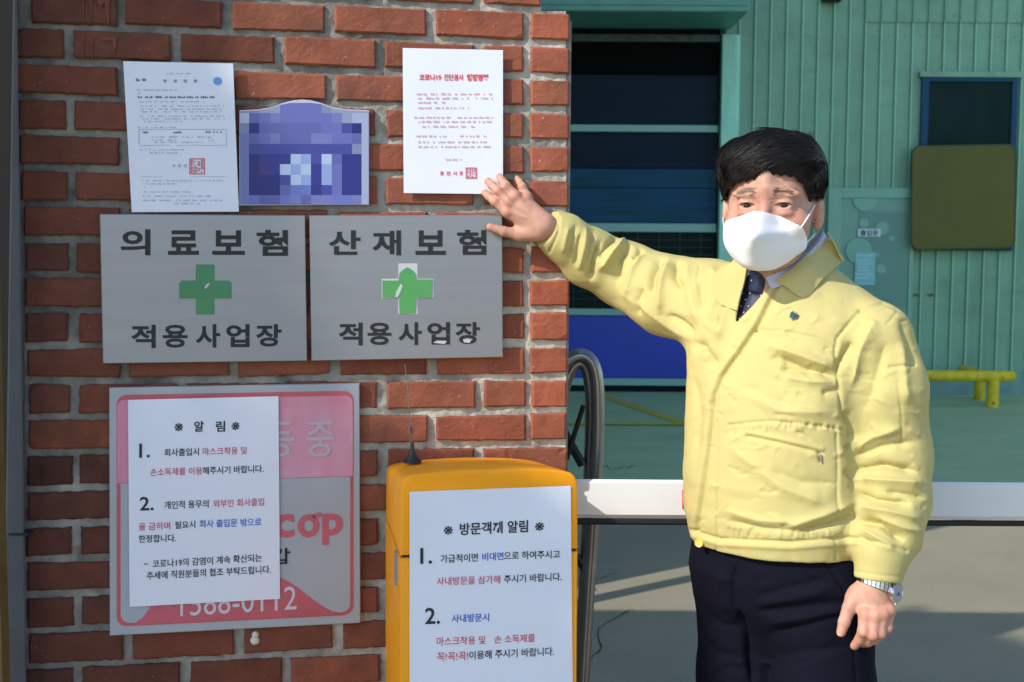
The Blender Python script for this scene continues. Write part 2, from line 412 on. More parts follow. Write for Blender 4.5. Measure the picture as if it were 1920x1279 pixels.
# window
wz1 = bp_(1800, 146)[2]; wz0 = bp_(1800, 470)[2]; wx0 = X(1718); wx1 = X(1893)
wf = MB(); fr = 0.055
wf.box((wx0 - 0.01, BY - 0.06, wz0), (wx0 + fr, BY - 0.002, wz1)); wf.box((wx1 - fr, BY - 0.06, wz0), (wx1, BY - 0.002, wz1))
wf.box((wx0 + fr, BY - 0.058, wz1 - 0.04), (wx1 - fr, BY - 0.002, wz1)); wf.box((wx0 + fr, BY - 0.058, wz0), (wx1 - fr, BY - 0.002, wz0 + fr))
wfo = wf.build('window', mat('blue_frame', (0.012, 0.07, 0.15), 0.5, spec=.2), fac)
m_ = MB(); m_.box((wx0 + fr, BY - 0.04, wz0 + fr), (wx1 - fr, BY - 0.03, wz1 - 0.04)); m_.build('pane', mat('dark_glass', (0.006, 0.034, 0.030), 0.5, spec=.12, n_scale=2, n_amt=0.5, aniso=(1, 1, 0.4)), wfo)
m_ = MB(); m_.box((wx0 - 0.04, BY - 0.075, wz1), (wx1 + 0.03, BY - 0.002, wz1 + 0.05)); m_.build('lintel', TEAL, wfo)
# door with frosted dots
dz1 = bp_(1630, 372)[2]; dx0 = X(1572); dx1 = X(1700)
m_ = MB(); m_.box((dx0, BY - 0.05, 0.02), (dx1, BY - 0.024, dz1)); dro = m_.build('door', mat('door_teal', (0.20, 0.44, 0.33), 0.4, n_scale=2, n_amt=0.15), fac)
m_ = MB(); m_.box((dx0 - 0.13, BY - 0.07, 0.0), (dx0, BY - 0.023, dz1 + 0.10), bev=0.003); m_.box((dx1, BY - 0.07, 0.0), (dx1 + 0.045, BY - 0.023, dz1 + 0.10), bev=0.003)
m_.box((dx0 - 0.001, BY - 0.068, dz1), (dx1 + 0.001, BY - 0.023, dz1 + 0.098), bev=0.003); m_.build('door_frame', mat('door_frame_teal', (0.24, 0.52, 0.39), 0.45, n_scale=3, n_amt=0.2), dro)
m_ = MB(); lx0 = X(1606)
z = bp_(1650, 396)[2]
m_.box((lx0, BY - 0.054, 0.9), (dx1 - 0.02, BY - 0.0505, z))
while z > 0.9:
    z -= 0.032; m_.box((lx0, BY - 0.062, z), (dx1 - 0.02, BY - 0.0545, z + 0.015))
m_.build('louvre_panel', mat('louvre_teal', (0.16, 0.35, 0.29), 0.45), dro)
m_ = MB()
for cx, cy, r in ((1622, 374, 22), (1620, 418, 9), (1654, 428, 12), (1672, 447, 6), (1610, 470, 24), (1652, 505, 9), (1645, 478, 4)):
    c = at(cx, cy, BY - 0.066); rr = r / FPX * BY; seg = 24; ring = []
    for k in range(seg):
        a_ = 2 * math.pi * k / seg; ring.append((min(max(c[0] + rr * math.cos(a_), dx0 + .005), dx1 - .005), min(c[2] + rr * math.sin(a_), dz1 - 0.004)))
    m_.add(*prism(np.array([(a, BY - 0.066 - 0.0004 * r / 6, b) for a, b in ring]), np.array([(a, BY - 0.0625, b) for a, b in ring])))
m_.build('frosted_dot', mat('frost_dot', (0.215, 0.47, 0.355), 0.5), dro)
def sticker(name, x0, y0, x1, y1, m, Y=BY - 0.075):
    a = at(x0, y0, Y); b = at(x1, y1, Y); m2 = MB(); m2.box((a[0], Y, b[2]), (b[0], Y + 0.004, a[2])); return m2.build(name, m, dro)
sticker('door_plate', 1609, 429, 1651, 444, mat('plate_white', (0.62, 0.8, 0.78), 0.5))
m_ = MB(); text(m_, '출입문', 1613, 1647, 442, 442, 11, lambda a, b: at(a, b, BY - 0.078), 0.02); m_.build('lettering', mat('plate_ink', (0.02, 0.04, 0.04), 0.6), dro)
sticker('door_notice', 1604, 473, 1640, 535, mat('notice_cyan', (0.28, 0.66, 0.68), 0.5, n_scale=14, n_amt=0.25))
m_ = MB()
for r_, y_ in enumerate((478, 488, 494, 500, 506, 513, 520)):
    a = at(1608, y_, BY - 0.079); b = at(1636 - (r_ * 7) % 11, y_ + 2.5, BY - 0.079); m_.box((a[0], BY - 0.079, b[2]), (b[0], BY - 0.0755, a[2]))
m_.build('notice_print', mat('notice_print_blue', (0.42, 0.72, 0.66), 0.5), dro)
# olive board on the wall
cs = [(1712, 276), (1903, 273), (1901, 463), (1710, 467)]
Yb = BY - 0.16
def rounded(quad, r, seg=6):
    q = np.array(quad, float); out = []
    for k in range(4):
        p = q[k]; a = (q[k - 1] - p) / np.linalg.norm(q[k - 1] - p); b = (q[(k + 1) % 4] - p) / np.linalg.norm(q[(k + 1) % 4] - p)
        for i in range(seg + 1):
            w = i / seg * math.pi / 2; out.append(p + a * r * (1 - math.sin(w)) + b * r * (1 - math.cos(w)))
    return np.array(out)
rq = rounded(cs, 14); f_ = at(rq[:, 0], rq[:, 1], Yb); b_ = f_ + np.array([0, 0.03, 0])
ob = thing('notice_board', (f_[:, 0].mean(), Yb, f_[:, 2].min()), 'olive green rounded blank board fixed over the lower half of the dark window', 'board')
m_ = MB(); m_.add(*prism(f_, b_)); m_.build('board_panel', mat('olive_paint', (0.115, 0.118, 0.012), 0.6, n_scale=2.5, n_amt=0.2, speck=(22, 0.74, (0.12, 0.16, 0.07))), ob)
rq2 = rounded([(1711, 275), (1904, 272), (1902, 464), (1709, 468)], 15); f2 = at(rq2[:, 0], rq2[:, 1], Yb + 0.002); 
m_ = MB(); loop = np.vstack([f_[::1], ]); loop2 = at(rq2[:, 0], rq2[:, 1], Yb + 0.012)
m_.tube(at(rq2[:, 0], rq2[:, 1], Yb + 0.012), 0.012, 6, closed=True); m_.build('board_rim', mat('olive_rim', (0.045, 0.075, 0.02), 0.5), ob)
for (x_, y_) in ((1740, 290), (1880, 288), (1880, 450), (1740, 452)):
    m_ = MB(); c = at(x_, y_, Yb + 0.03); m_.box((c[0] - .02, Yb + 0.03, c[2] - .02), (c[0] + .02, BY - 0.02, c[2] + .02)); m_.build('board_bracket', mat('olive_rim', (0.045, 0.075, 0.02), 0.5), ob)
# dark beam at the right foot of the wall
# yellow guard rail
YEL = mat('yellow_rail_paint', (0.90, 0.70, 0.02), 0.45, n_scale=14, n_amt=0.4, speck=(26, 0.63, (0.10, 0.09, 0.03)))
gy = 11.7
gr = thing('guard_rail', at(1868, 760, gy) * np.array([1, 1, 0]), 'scuffed yellow steel pipe guard rail in front of the teal wall', 'guard rail')
rz = at(1800, 705, gy)[2]; pr = 0.052
m_ = MB(); xe = X(1913, gy); P = [(X(1500, gy), gy, rz), (xe - 0.06, gy, rz), (xe - 0.015, gy, rz), (xe, gy, rz)]
m_.tube(P, [pr, pr, pr * 0.8, pr * 0.3], 14); 
m_.tube([(X(1846, gy), gy + 0.02, rz + .01), (X(1846, gy), gy + 0.5, rz + .01)], pr * 0.9, 12)
m_.build('rail_pipe', YEL, gr, True)
for (px, yy) in ((1870, gy - 0.01), (1845, gy + 0.5), (1520, gy)):
    m_ = MB(); m_.tube([(X(px, yy if yy > gy + .1 else gy), yy, 0), (X(px, yy if yy > gy + .1 else gy), yy, rz - 0.01)], pr * 1.02, 14); m_.build('post', YEL, gr, True)

# ---------------------------------------------------------------- neighbouring walls that shade the yard
CONC = mat('grey_render', (0.30, 0.29, 0.27), 0.85, n_scale=3, n_amt=0.3)
wing = thing('factory_wing', (-6, 8, 0), 'tall grey workshop wing hidden along the yard behind the brick pillar', 'building')
m_ = MB(); m_.box((-12, 4.35, 0), (-1.15, BY, 11)); m_.build('wall', CONC, wing)
m_ = MB(); m_.tube([(-0.95, 4.30, 0), (-0.95, 4.30, 11)], 0.045, 10); m_.build('shadow_pole', mat('pole_grey', (0.25, 0.26, 0.27), 0.5), wing, True)  # unseen pole added to cast a thin shadow line across the yard
# ================================================================ brick pillar
WL = at(40, 640, 2.45); WR = at(1068, 640, 2.62); WL[2] = WR[2] = 0
wu = (WR - WL) / np.linalg.norm(WR - WL); wn = np.array([wu[1], -wu[0], 0.0])     # wn points to the camera
def wl(px, py, off=0.0): return on_plane(px, py, WL, wn, off)
pil = thing('brick_pillar', (WL + WR) / 2 - wn * 0.2, 'red brick gate pillar with thick grey mortar joints carrying the signs and papers', 'brick wall')
BRK = mat('red_brick', (0.325, 0.092, 0.046), 0.85, n_scale=15, n_amt=0.40, bump=0.5, b_scale=260, tone=True, speck=(120, 0.70, (0.50, 0.30, 0.23)))
MOR = mat('mortar', (0.54, 0.51, 0.45), 0.95, n_scale=14, n_amt=0.62, bump=0.9, b_scale=150, col2=(0.23, 0.215, 0.185), tone=True)
def ytop(k, x): return ytop_(k, x) - 1.2
def ytop_(k, x):   # top of course k (1 at the first whole right-hand header)
    yl = 54 + 67.0 * (k - 2); yr = 89 + 62.6 * (k - 2); return yl + (yr - yl) * (x - 45) / 985
def ybot(k, x): return ytop(k, x) + (52 if x < 500 else 50) - 0.0030 * (x - 500)
EL = {1: 58, 2: 27, 3: 30, 4: 34, 5: 39, 6: 40, 7: 43, 8: 46, 9: 47, 10: 48, 11: 50, 12: 53, 13: 53, 14: 51, 15: 52, 16: 51, 17: 50, 18: 51, 19: 54, 20: 48, 0: 50, -1: 40}
ODD = [(228, 240), (428, 448), (620, 633), (810, 811)]; EVEN = [(127, 146), (330, 346), (524, 537), (713, 719), (898, 899)]
bm_ = MB()
def brick(x0, x1, k, depth=0.05, shade=None, tilt=0.0, y01=None):
    nu = max(7, int((x1 - x0) / 8)); nv = 9
    yt0, yt1, yb0, yb1 = (ytop(k, x0), ytop(k, x1), ybot(k, x0), ybot(k, x1)) if y01 is None else y01
    r = RNG.normal(0, 1.3, 8)
    u = np.linspace(0, 1, nu); v = np.linspace(0, 1, nv); u[1] = 3.6 / (x1 - x0); u[-2] = 1 - u[1]; v[1] = 0.06; v[-2] = 0.94
    U_, V_ = np.meshgrid(u, v)
    PXx = x0 + r[0] + (x1 + r[1] - x0 - r[0]) * U_ + (V_ - .5) * r[6] * 0.5
    yt = yt0 + r[2] + (yt1 + r[3] - yt0 - r[2]) * U_; yb = yb0 + r[4] + (yb1 + r[5] - yb0 - r[4]) * U_
    PYy = yt + (yb - yt) * V_
    edge = np.zeros_like(U_); edge[0] = edge[-1] = 1; edge[:, 0] = edge[:, -1] = 1
    PXx = PXx + edge * RNG.normal(0, 0.55, U_.shape); PYy = PYy + edge * RNG.normal(0, 0.7, U_.shape)
    base = RNG.normal(0, 0.0014)
    G = wl(PXx, PYy); off = base + fbm(G, 38, 2, 41 + k) * 0.0006 + RNG.normal(0, 0.00018, U_.shape) - edge * (0.0022 + np.abs(RNG.normal(0, 0.0012, U_.shape)))
    if RNG.random() < 0.45:   # a chipped corner or arris
        cu, cv = RNG.choice([0, 1]), RNG.choice([0, 1]); d = np.hypot((U_ - cu) * (x1 - x0), (V_ - cv) * 48); off -= 0.006 * np.clip(1 - d / RNG.uniform(5, 13) + 0.25 * RNG.normal(0, 1, d.shape), 0, 1) * (d < 18)
    G = G + wn * off[..., None]
    # ring for the sides
    Vv = [G.reshape(-1, 3)]; F = grid_faces(nu, nv, 0, True)
    ring = [i for i in range(nu)] + [j * nu + nu - 1 for j in range(1, nv)] + [(nv - 1) * nu + i for i in range(nu - 2, -1, -1)] + [j * nu for j in range(nv - 2, 0, -1)]
    Bk = G.reshape(-1, 3)[ring] - wn * depth; Vv.append(Bk); o_ = nu * nv
    for q in range(len(ring)):
        a, b = q, (q + 1) % len(ring); F.append((ring[a], ring[b], o_ + b, o_ + a))
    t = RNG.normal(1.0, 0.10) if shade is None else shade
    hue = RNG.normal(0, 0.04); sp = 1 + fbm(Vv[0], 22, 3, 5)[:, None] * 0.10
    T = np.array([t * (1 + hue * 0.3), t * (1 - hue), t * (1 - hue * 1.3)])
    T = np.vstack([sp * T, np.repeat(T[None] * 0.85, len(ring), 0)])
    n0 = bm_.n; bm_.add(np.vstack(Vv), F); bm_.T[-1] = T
for k in range(-1, 22):
    J = ODD if k % 2 else EVEN
    f = (k - 1) / 18.0
    e0 = EL.get(k, 50); e0 = e0 if k < 21 else 50
    edges = [e0] + [a + (b - a) * f for a, b in J]
    end = 984 if k <= 13 else 1062
    if k <= 0: end = 1016 if k == 0 else 1040
    jw = 9.0
    for i, x0 in enumerate(edges):
        a = x0 + (jw if i else 0); b = (edges[i + 1] - jw) if i + 1 < len(edges) else end - (1 if k <= 13 else 0)
        if b - a > 25: brick(a, b, k, shade=RNG.normal(np.interp((a + b) / 2, [60, 420, 640], [0.50, 0.66, 0.98]) * (1.0 if k < 14 else 0.80), 0.09))  # left and lower bricks darker in tone: soot plus shade put into the colour
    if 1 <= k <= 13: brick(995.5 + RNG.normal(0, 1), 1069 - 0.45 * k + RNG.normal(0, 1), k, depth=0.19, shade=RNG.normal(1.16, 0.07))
bt = BRK.node_tree; bpn = bt.nodes['Principled BSDF']; bs = bpn.inputs['Base Color'].links[0].from_socket
bn_ = bt.nodes.new('ShaderNodeTexNoise'); bn_.inputs['Scale'].default_value = 6.5; bn_.inputs['Detail'].default_value = 9; bn_.inputs['Roughness'].default_value = .75
bc_ = bt.nodes.new('ShaderNodeTexCoord'); bt.links.new(bc_.outputs['Object'], bn_.inputs['Vector'])
br_ = bt.nodes.new('ShaderNodeMapRange'); br_.inputs[1].default_value = .50; br_.inputs[2].default_value = .74; br_.inputs[4].default_value = .75; bt.links.new(bn_.outputs['Fac'], br_.inputs[0])
bx_ = bt.nodes.new('ShaderNodeMix'); bx_.data_type = 'RGBA'; bt.links.new(br_.outputs[0], bx_.inputs['Factor']); bt.links.new(bs, bx_.inputs['A']); bx_.inputs['B'].default_value = (.085, .045, .036, 1); bt.links.new(bx_.outputs['Result'], bpn.inputs['Base Color'])
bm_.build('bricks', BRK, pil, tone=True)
# lower courses out of frame, down to the ground
# mortar sheet
NX, NY = 330, 430
ZB = 0.0
gu = np.linspace(0, 1, NX); y_top = -90; 
GX, GY = np.meshgrid(np.linspace(44, 1063, NX), np.linspace(y_top, 1330, NY))
GX = np.where(GY < 250, GX + (44 - GX) / 1019 * 0 - (1 - (GX - 44) / 1019) * np.clip((250 - GY) / 250, 0, 1.2) * 12, GX)
G = wl(GX, GY); nz = fbm(G, 60, 3, 3) * 0.0022 + vnoise(G, 14, 8) * 0.0022
offs = -0.0095 + nz
G = G + wn * offs[..., None]
keep = ~((GX > 1018) & (GY < 19))
idx = np.arange(NX * NY).reshape(NY, NX)
q = np.stack([idx[:-1, :-1], idx[1:, :-1], idx[1:, 1:], idx[:-1, 1:]], -1).reshape(-1, 4)
q = q[keep.reshape(-1)[q].all(1)]
# mortar tone: paler towards the right-hand end and the bottom, random darker patches
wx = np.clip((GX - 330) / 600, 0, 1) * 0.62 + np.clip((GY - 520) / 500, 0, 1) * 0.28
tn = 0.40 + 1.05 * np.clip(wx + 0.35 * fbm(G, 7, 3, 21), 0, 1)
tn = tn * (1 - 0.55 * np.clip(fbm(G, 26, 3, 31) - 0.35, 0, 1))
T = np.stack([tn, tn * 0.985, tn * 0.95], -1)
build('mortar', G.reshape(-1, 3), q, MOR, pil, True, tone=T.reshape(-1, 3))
# core of the pillar
a0 = wl(56, 1279, -0.014); a1 = wl(1060, 1279, -0.014); t0 = wl(34, -90, -0.014); t1 = wl(1014, -90, -0.014)
b0 = a0.copy(); b1 = a1.copy(); b0[2] = b1[2] = 0
m_ = MB(); zc = wl(1060, 19, -0.014)
def solid(p, q_, z0, z1, d=0.4):
    A = [(p[0], p[1], z0), (q_[0], q_[1], z0), tuple((q_ - wn * d)[:2]) + (z0,), tuple((p - wn * d)[:2]) + (z0,)]
    m_.hexa(A, [(x, y, z1) for x, y, _ in A])
zj = wl(540, 22, -0.014)[2]
solid(a0, a1, 0, zj); solid(t0, t1, zj, t0[2])
m_.build('core', mat('core_mortar', (0.33, 0.30, 0.26), 0.95, n_scale=20, n_amt=0.4), pil)
# rust drips
RST = mat('rust_drip', (0.20, 0.030, 0.010), 0.6, n_scale=40, n_amt=0.3)
m_ = MB()
def drip(x, y0, y1, w0, w1):
    n = 12; y = np.linspace(y0, y1, n); xx = x + np.cumsum(RNG.normal(0, 0.35, n)); w = np.linspace(w0, w1, n) * RNG.uniform(0.8, 1.2, n) / 2
    A = wl(xx - w, y, 0.0034); B = wl(xx + w, y, 0.0034); C_ = wl(xx, y, 0.0040)
    m_.add(np.vstack([A, C_, B]), [(i, i + 1, n + i + 1, n + i) for i in range(n - 1)] + [(n + i, n + i + 1, 2 * n + i + 1, 2 * n + i) for i in range(n - 1)])
drip(157, -5, 43, 3, 2); drip(172, -5, 44, 3, 1.5); drip(201, -8, 46, 11, 3); drip(190, -8, 12, 30, 4); drip(157, 70, 112, 4, 2); drip(172, 70, 113, 4, 2); drip(215, 72, 102, 9, 2); drip(200, 70, 76, 44, 30)
m_.build('rust_stain', RST, pil)
# blob of old sealant
c = wl(478, 1197, 0.0); m_ = MB(); 
for (dx, dy, r) in ((0, 4, .0095), (1, -7, .0075)):
    cc = wl(478 + dx, 1197 + dy, 0.001); m_.lathe([(r, 0), (r * .92, .002), (r * .7, .0045), (r * .35, .006), (0, .0065)], cc, wn, 16)
m_.build('sealant_blob', mat('sealant', (0.62, 0.60, 0.50), 0.6), pil, True)

# ================================================================ signs and papers on the pillar
INK = mat('black_paint', (0.012, 0.012, 0.013), 0.55, n_scale=60, n_amt=0.2)
def panel_quad(quad, off, back, bev=0.0015):
    q = np.array(quad, float); c = q.mean(0); f1 = wl(q[:, 0], q[:, 1], off - bev)
    qi = q + (c - q) / np.abs(c - q) * 1.4; f0 = wl(qi[:, 0], qi[:, 1], off); cen = wl(c[0], c[1], off)
    b = f1 - wn * (off - bev - back)
    V = np.vstack([f0, f1, b]); F = [(0, 1, 2, 3), (11, 10, 9, 8)]
    for k in range(4):
        j = (k + 1) % 4; F += [(j, k, 4 + k, 4 + j), (4 + j, 4 + k, 8 + k, 8 + j)]
    return V, F
STEEL = mat('brushed_steel', (0.35, 0.35, 0.365), 0.42, metal=0.75, n_scale=3, n_amt=0.12, bump=0.04, b_scale=90, aniso=(0.35, 0.35, 9))
GRN = mat('green_cross_paint', (0.062, 0.255, 0.105), 0.5, n_scale=25, n_amt=0.15)
GRN2 = mat('faded_green_cross', (0.085, 0.33, 0.10), 0.5, n_scale=25, n_amt=0.15)
PALE = mat('peeled_primer', (0.50, 0.51, 0.54), 0.5)
def cross_shape(xa, xb, xc, xd, ya, yb, yc, yd, r=0):
    return np.array([(xb, ya), (xc, ya), (xc, yb), (xd - r, yb), (xd, yb + r), (xd, yc), (xc, yc), (xc, yd), (xb, yd), (xb, yc), (xa, yc), (xa, yb + r), (xa + r, yb), (xb, yb)], float)
def flat(name, pts, off, th, m, parent):
    p = np.array(pts, float); f = wl(p[:, 0], p[:, 1], off + th); b = wl(p[:, 0], p[:, 1], off) ; V, F = prism(f, f - wn * th)
    m2 = MB(); m2.add(V, F); return m2.build(name, m, parent)
SO = 0.021
def insurance_sign(quad, top, bottom, label):
    q = np.array(quad, float); c = wl(q[:, 0].mean(), q[:, 1].max(), 0.0)
    s = thing('insurance_sign', c, label, 'sign', 'steel insurance signs on the brick pillar')
    m2 = MB(); m2.add(*panel_quad(quad, SO, 0.003)); m2.build('sign_panel', STEEL, s)
    m2 = MB(); pos = lambda a, b: wl(a, b, SO + 0.0008)
    for ch, x0, x1, y0, y1 in top + bottom: text(m2, ch, x0, x1, y1, y1, y1 - y0, pos, 0.030)
    m2.build('lettering', INK, s); return s
s1 = insurance_sign([(187, 401), (572, 404), (576, 677), (193, 682)],
    [('의', 226, 282, 430, 479), ('료', 315, 373, 432, 478), ('보', 398, 459, 432, 478), ('험', 481, 540, 431, 480)],
    [('적', 246, 292, 609, 653), ('용', 305, 352, 609, 652), ('사', 367, 413, 608, 652), ('업', 424, 468, 608, 651), ('장', 480, 528, 608, 650)],
    'left grey steel sign reading 의료보험 with a whole dark green cross')
flat('green_cross', cross_shape(336, 367, 402, 434, 496, 526, 560, 590, 5), SO, 0.0012, GRN, s1)
flat('cross_chip', [(383, 541), (386, 534), (392, 530), (393, 533), (387, 541)], SO + 0.0012, 0.0006, PALE, s1)
s2 = insurance_sign([(580, 404), (942, 403), (943, 670), (584, 677)],
    [('산', 616, 676, 432, 478), ('재', 698, 752, 432, 479), ('보', 779, 836, 432, 478), ('험', 857, 912, 431, 478)],
    [('적', 635, 680, 605, 648), ('용', 689, 734, 605, 647), ('사', 747, 791, 604, 647), ('업', 801, 844, 604, 646), ('장', 854, 900, 604, 645)],
    'right grey steel sign reading 산재보험 with a torn pale-edged green cross')
flat('cross_primer', cross_shape(716, 747, 783, 813, 494, 523, 559, 589), SO, 0.0008, PALE, s2)
flat('green_cross', [(749, 512), (757, 505), (764, 501), (773, 506), (780, 514), (780, 524), (811, 524), (810, 558), (781, 558), (779, 587), (749, 588), (748, 558), (717, 557), (717, 526), (747, 526)], SO + 0.0008, 0.0010, GRN2, s2)
flat('cross_chip', [(741, 556), (744, 545), (752, 532), (755, 536), (750, 550), (745, 558)], SO + 0.0018, 0.0006, PALE, s2)
flat('letter_chip', [(812, 643), (820, 639), (838, 640), (834, 645)], SO + 0.0009, 0.0006, PALE, s2)
flat('letter_chip', [(868, 637), (878, 635), (884, 638), (880, 643), (870, 642)], SO + 0.0009, 0.0006, PALE, s2)

# ---- red and grey security sign
PO = 0.012
ph = thing('security_sign', wl(440, 1190, 0), 'square red and grey metal security sign half covered by a white notice', 'sign')
m_ = MB(); m_.add(*panel_quad([(205, 727), (674, 719), (676, 1168), (206, 1192)], PO, 0.001)); m_.build('sign_panel', mat('sign_grey', (0.40, 0.42, 0.45), 0.5, n_scale=5, n_amt=0.12), ph)
def sgn(u, v): # 0..1 across the sign
    x = 205.5 + 469 * u; yt = 727 - 8 * u; yb = 1192 - 24 * u; return x, yt + (yb - yt) * v
def rr(u0, v0, u1, v1, r, corners=(1, 1, 1, 1), seg=5):
    out = []
    for (cx, cy, a0, on) in ((u0 + r, v0 + r, 180, corners[0]), (u1 - r, v0 + r, 270, corners[1]), (u1 - r, v1 - r, 0, corners[2]), (u0 + r, v1 - r, 90, corners[3])):
        if not on: out.append({180: (u0, v0), 270: (u1, v0), 0: (u1, v1), 90: (u0, v1)}[a0]); continue
        for k in range(seg + 1):
            w = math.radians(a0 + 90 * k / seg); out.append((cx + r * math.cos(w), cy + r * math.sin(w)))
    return out
def sgn_poly(name, uv, m, off):
    return flat(name, [sgn(u, v) for u, v in uv], PO + off, 0.0008, m, ph)
REDP = mat('faded_red', (0.58, 0.115, 0.145), 0.5, n_scale=8, n_amt=0.25)
PINK = mat('bleached_pink', (0.64, 0.34, 0.42), 0.55, n_scale=10, n_amt=0.30, col2=(0.61, 0.19, 0.26), aniso=(1, 1, .5))
GRYP = mat('sign_grey', (0.40, 0.42, 0.45), 0.5)
sgn_poly('red_border', rr(0.028, 0.03, 0.975, 0.965, 0.04), REDP, 0.0)
sgn_poly('grey_field', rr(0.044, 0.388, 0.962, 0.952, 0.035, (0, 0, 1, 1)), GRYP, 0.0008)
sgn_poly('pink_field', rr(0.030, 0.050, 0.972, 0.386, 0.03, (1, 1, 0, 0)), PINK, 0.0008)
hump = [(0.10, 0.962)]
for k in range(25):
    t = k / 24
    u = 0.10 + 0.83 * t
    e = min(1, max(0, t / 0.18)); e2 = min(1, max(0, (1 - t) / 0.34)); sm = lambda x: x * x * (3 - 2 * x)
    hump.append((u, 0.955 - 0.165 * sm(e) * sm(e2)))
hump.append((0.93, 0.962))
sgn_poly('red_wave', hump, REDP, 0.0016)
m_ = MB(); ps = lambda a, b: wl(a, b, PO + 0.0030)
text(m_, '동', 489, 552, 858, 857, 67, ps, 0.012); text(m_, '중', 573, 627, 858, 856, 67, ps, 0.012)
m_.build('grey_lettering', mat('letter_grey', (0.50, 0.40, 0.45), 0.5), ph)
m_ = MB(); text(m_, 'c', 513, 552, 1009, 1007, 44, ps, 0.028); text(m_, 'o', 558, 599, 1009, 1007, 44, ps, 0.028); text(m_, 'p', 604, 643, 1022, 1020, 58, ps, 0.028)
m_.add(ps(np.array([585, 601, 603, 587]), np.array([965, 960, 968, 973])), [(0, 1, 2, 3)])
m_.build('red_lettering', REDP, ph)
m_ = MB(); text(m_, '캅', 510, 544, 1059, 1057, 30, ps, 0.02); m_.build('black_lettering', INK, ph)
m_ = MB(); text(m_, '1588-0112', 338, 556, 1156, 1143, 44, ps, 0.0); m_.build('phone_lettering', mat('letter_pale', (0.58, 0.57, 0.62), 0.5), ph)

# ---- papers
PAPER = mat('white_paper', (0.76, 0.79, 0.87), 0.7, n_scale=5, n_amt=0.05, bump=0.15, b_scale=25)
BLK = mat('print_black', (0.02, 0.02, 0.025), 0.7); REDI = mat('print_red', (0.58, 0.035, 0.075), 0.7); BLUI = mat('print_blue', (0.03, 0.12, 0.52), 0.7)
GRYI = mat('print_grey', (0.45, 0.46, 0.54), 0.7); PNKI = mat('print_faint_red', (0.66, 0.40, 0.44), 0.7); REDT = mat('print_scarlet', (0.70, 0.06, 0.06), 0.7); SEAL = mat('seal_red', (0.62, 0.13, 0.16), 0.7)
def paper(name, quad, off, pos, label, cat, curl=0.0015, seed=0):
    q = np.array(quad, float); nu, nv = 18, 24
    u, v = np.meshgrid(np.linspace(0, 1, nu), np.linspace(0, 1, nv))
    Pq = (q[0][None, None] * (1 - u)[..., None] + q[1] * u[..., None]) * (1 - v)[..., None] + (q[3] * (1 - u)[..., None] + q[2] * u[..., None]) * v[..., None]
    fn = lambda x, y: off + curl * (0.9 * vnoise(np.stack([np.asarray(x) / 110.0, np.asarray(y) / 160.0, np.zeros_like(np.asarray(x, float))], -1), 1.0, seed) + 0.9)
    G = pos(Pq[..., 0], Pq[..., 1], fn(Pq[..., 0], Pq[..., 1]))
    V, F = sheet(G, 0.0004)
    o = thing(name, G.reshape(-1, 3).mean(0) * np.array([1, 1, 0]) + np.array([0, 0, G[..., 2].min()]), label, cat)
    m2 = MB(); m2.add(V, F); m2.build('paper_sheet', PAPER, o, True, 40)
    return o, (lambda x, y: pos(x, y, fn(x, y) + 0.0009))
def dashes(mb, x0, x1, y, h, pos, slope=0.0, dens=0.8):
    """a line of print too small to read"""
    x = x0
    while x < x1:
        w = RNG.uniform(3, 15); w = min(w, x1 - x)
        xx = x
        while xx < x + w - 1:
            c = RNG.uniform(1.6, 3.0); hh = h * RNG.uniform(0.6, 1.0); X4 = np.array([xx, xx + c, xx + c, xx]); Y4 = y + slope * (X4 - x0) + np.array([0, 0, -hh, -hh])
            if RNG.random() < dens: mb.add(pos(X4, Y4), [(0, 1, 2, 3)])
            xx += c + 0.9
        x += w + RNG.uniform(2.5, 5)
def seal(mb, x0, y0, x1, y1, pos):
    w = 2.0
    def bar(a, b, c, d): mb.add(pos(np.array([a, c, c, a], float), np.array([b, b, d, d], float)), [(0, 3, 2, 1)])
    bar(x0, y0, x1, y0 + w); bar(x0, y1 - w, x1, y1); bar(x0, y0 + w, x0 + w, y1 - w); bar(x1 - w, y0 + w, x1, y1 - w)
    n = 4; s = (x1 - x0 - 2 * w) / n
    for i in range(n):
        for j in range(n):
            ax = x0 + w + i * s + 1; ay = y0 + w + j * s + 1
            if RNG.random() < 0.75: bar(ax, ay, ax + s - 1.5, ay + 1.8)
            if RNG.random() < 0.75: bar(ax, ay + 1.8, ax + 1.8, ay + s - 1)
            if RNG.random() < 0.6: bar(ax + s - 3.5, ay + 2.6, ax + s - 1.7, ay + s - 1)
# left official letter
pl, pp = paper('official_letter', [(231, 115), (437, 119), (448, 397), (247, 398)], 0.010, wl, 'white official letter with a blue emblem and red stamp above the left steel sign', 'paper', 0.002, 3)
m_ = MB()
def lx(x, y): return x + (y - 116) * 0.05
dashes(m_, 313, 356, 139, 2.5, pp, dens=0.9)
for y, a, b in ((170, 256, 337), (176, 258, 266), (192, 262, 388), (200, 263, 420), (206, 264, 418), (211, 266, 416), (219, 261, 420), (224, 266, 421), (229, 268, 340), (240, 258, 330), (258, 284, 380), (264, 286, 330), (268, 290, 382), (282, 262, 352), (288, 274, 338), (340, 266, 420), (346, 268, 330), (353, 268, 272), (361, 270, 356), (369, 268, 400), (377, 268, 418), (383, 326, 374)):
    dashes(m_, a, b, y, 2.8, pp)
m_.build('small_print', GRYI, pl)
m_ = MB()
for x in (306, 325, 344, 363): text(m_, {306: '행', 325: '정', 344: '명', 363: '령'}[x], x, x + 6, 155, 155, 6, pp, 0.01)
dashes(m_, 258, 402, 184, 4, pp, dens=1); dashes(m_, 268, 280, 250, 4, pp); dashes(m_, 325, 340, 250, 4, pp); dashes(m_, 386, 416, 249, 4, pp)
